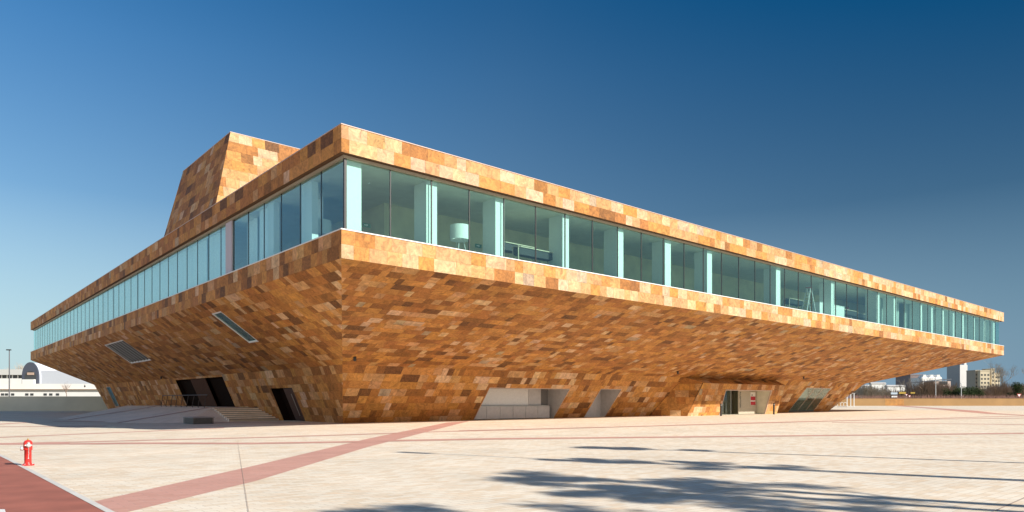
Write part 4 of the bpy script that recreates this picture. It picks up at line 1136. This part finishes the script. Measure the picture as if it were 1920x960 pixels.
# fence panel, gate, rack, signs
t = empty('timber_fence_panel', (X(1660, 205), 205, 0), 0, 'orange timber fence panel standing before the tan wall', 'fence')
ow = mat('orange_timber', (.50, .24, .06), .7, noise=.25, nscale=1)
w = X(1695, 205) - X(1660, 205)
for k in range(14):
    MB().box(k * w / 14 + .03, (k + .8) * w / 14, 0, .06, .15, Z(748.6, 205) + (.12 if k % 3 == 0 else 0)).build('slat', ow, t)
MB().box(0, w, .062, .12, .4, .55).box(0, w, .062, .12, 1.5, 1.65).build('rail', ow, t)
t = empty('steel_gate_frame', (X(1588, 190), 190, 0), 0, 'pale steel gate frame of three posts under the end of the overhang', 'gate')
for x in (0, 1.0, 1.9):
    MB().box(x, x + .16, 0, .16, 0, Z(738, 190)).build('post', M['white_metal'], t)
MB().box(-.1, 2.3, -.02, .18, Z(738, 190) + .002, Z(736.8, 190)).build('top_bar', M['steel'], t)
t = empty('bicycle_rack', (X(1570, 180), 180, 0), 0, 'white hooped bicycle rack right of the far building corner', 'bicycle rack', None)
for k in range(3):
    mb = MB(); c = .45 + k * .8
    for j in range(10):
        a0, a1 = math.pi * j / 10, math.pi * (j + 1) / 10
        mb.tube((c + .42 * math.cos(a0), 0, .75 + .42 * math.sin(a0)), (c + .42 * math.cos(a1), 0, .75 + .42 * math.sin(a1)), .05, n=6)
    mb.tube((c + .42, 0, 0), (c + .42, 0, .75), .05, n=6).tube((c - .42, 0, 0), (c - .42, 0, .75), .05, n=6)
    mb.build('hoop', M['white_metal'], t)
MB().box(0, 2.6, -.06, .06, 0, .08).build('base_rail', M['brown_panel'], t)
redm = mat('sign_red', (.55, .03, .03), .5)
for i, (x, y, s_, lb_) in enumerate(((1911, 741.5, .75, 'triangular give way sign before the dark conifer'), (1699.5, 740.5, .45, 'small give way sign, left one of the pair behind the wall'), (1705.5, 743.0, .45, 'small give way sign, right one of the pair behind the wall'))):
    Yd = 222
    t = empty('give_way_sign', (X(x, Yd), Yd, 0), 0, lb_, 'road sign', 'give way signs')
    z = Z(y, Yd)
    MB().tube((0, .08, -.2), (0, .08, z + .3), .04, n=6).build('post', M['steel'], t)
    MB().hexa([(-s_, 0, z + s_ * .7), (0, 0, z - s_ * .9), (s_, 0, z + s_ * .7)], [(-s_, .04, z + s_ * .7), (0, .04, z - s_ * .9), (s_, .04, z + s_ * .7)]).build('red_border', redm, t, fix=True)
    r = s_ * .68
    MB().poly([(-r, -.01, z + r * .7), (0, -.01, z - r * .9), (r, -.01, z + r * .7)]).build('white_centre', wht, t)
t = empty('direction_sign', (X(1677, 224), 224, 0), 0, 'pale blue and white road direction board behind the wall', 'road sign')
MB().box(-1.1, 1.0, 0, .06, Z(739.5, 224), Z(735.8, 224)).build('board', mat('pale_blue_board', (.5, .6, .7), .5), t)
MB().box(-.9, .9, 0, .06, Z(745.2, 224), Z(742.2, 224)).build('lower_board', wht, t)
MB().tube((0, .12, 0), (0, .12, Z(737, 224)), .06, n=6).build('post', M['steel'], t)
t = empty('yellow_board', (X(1686, 236), 236, 0), 0, 'long yellow board low in the scrub behind the wall', 'sign board')
MB().box(0, 2.3, 0, .1, Z(738.5, 236), Z(734.8, 236)).box(3.9, 5.4, 0, .1, Z(738, 236), Z(735.3, 236)).build('board', mat('mustard', (.45, .30, .04), .7), t)
MB().box(.3, .4, .02, .08, 0, Z(738.6, 236)).box(4.8, 4.9, .02, .08, 0, Z(738.2, 236)).build('post', M['dark'], t)
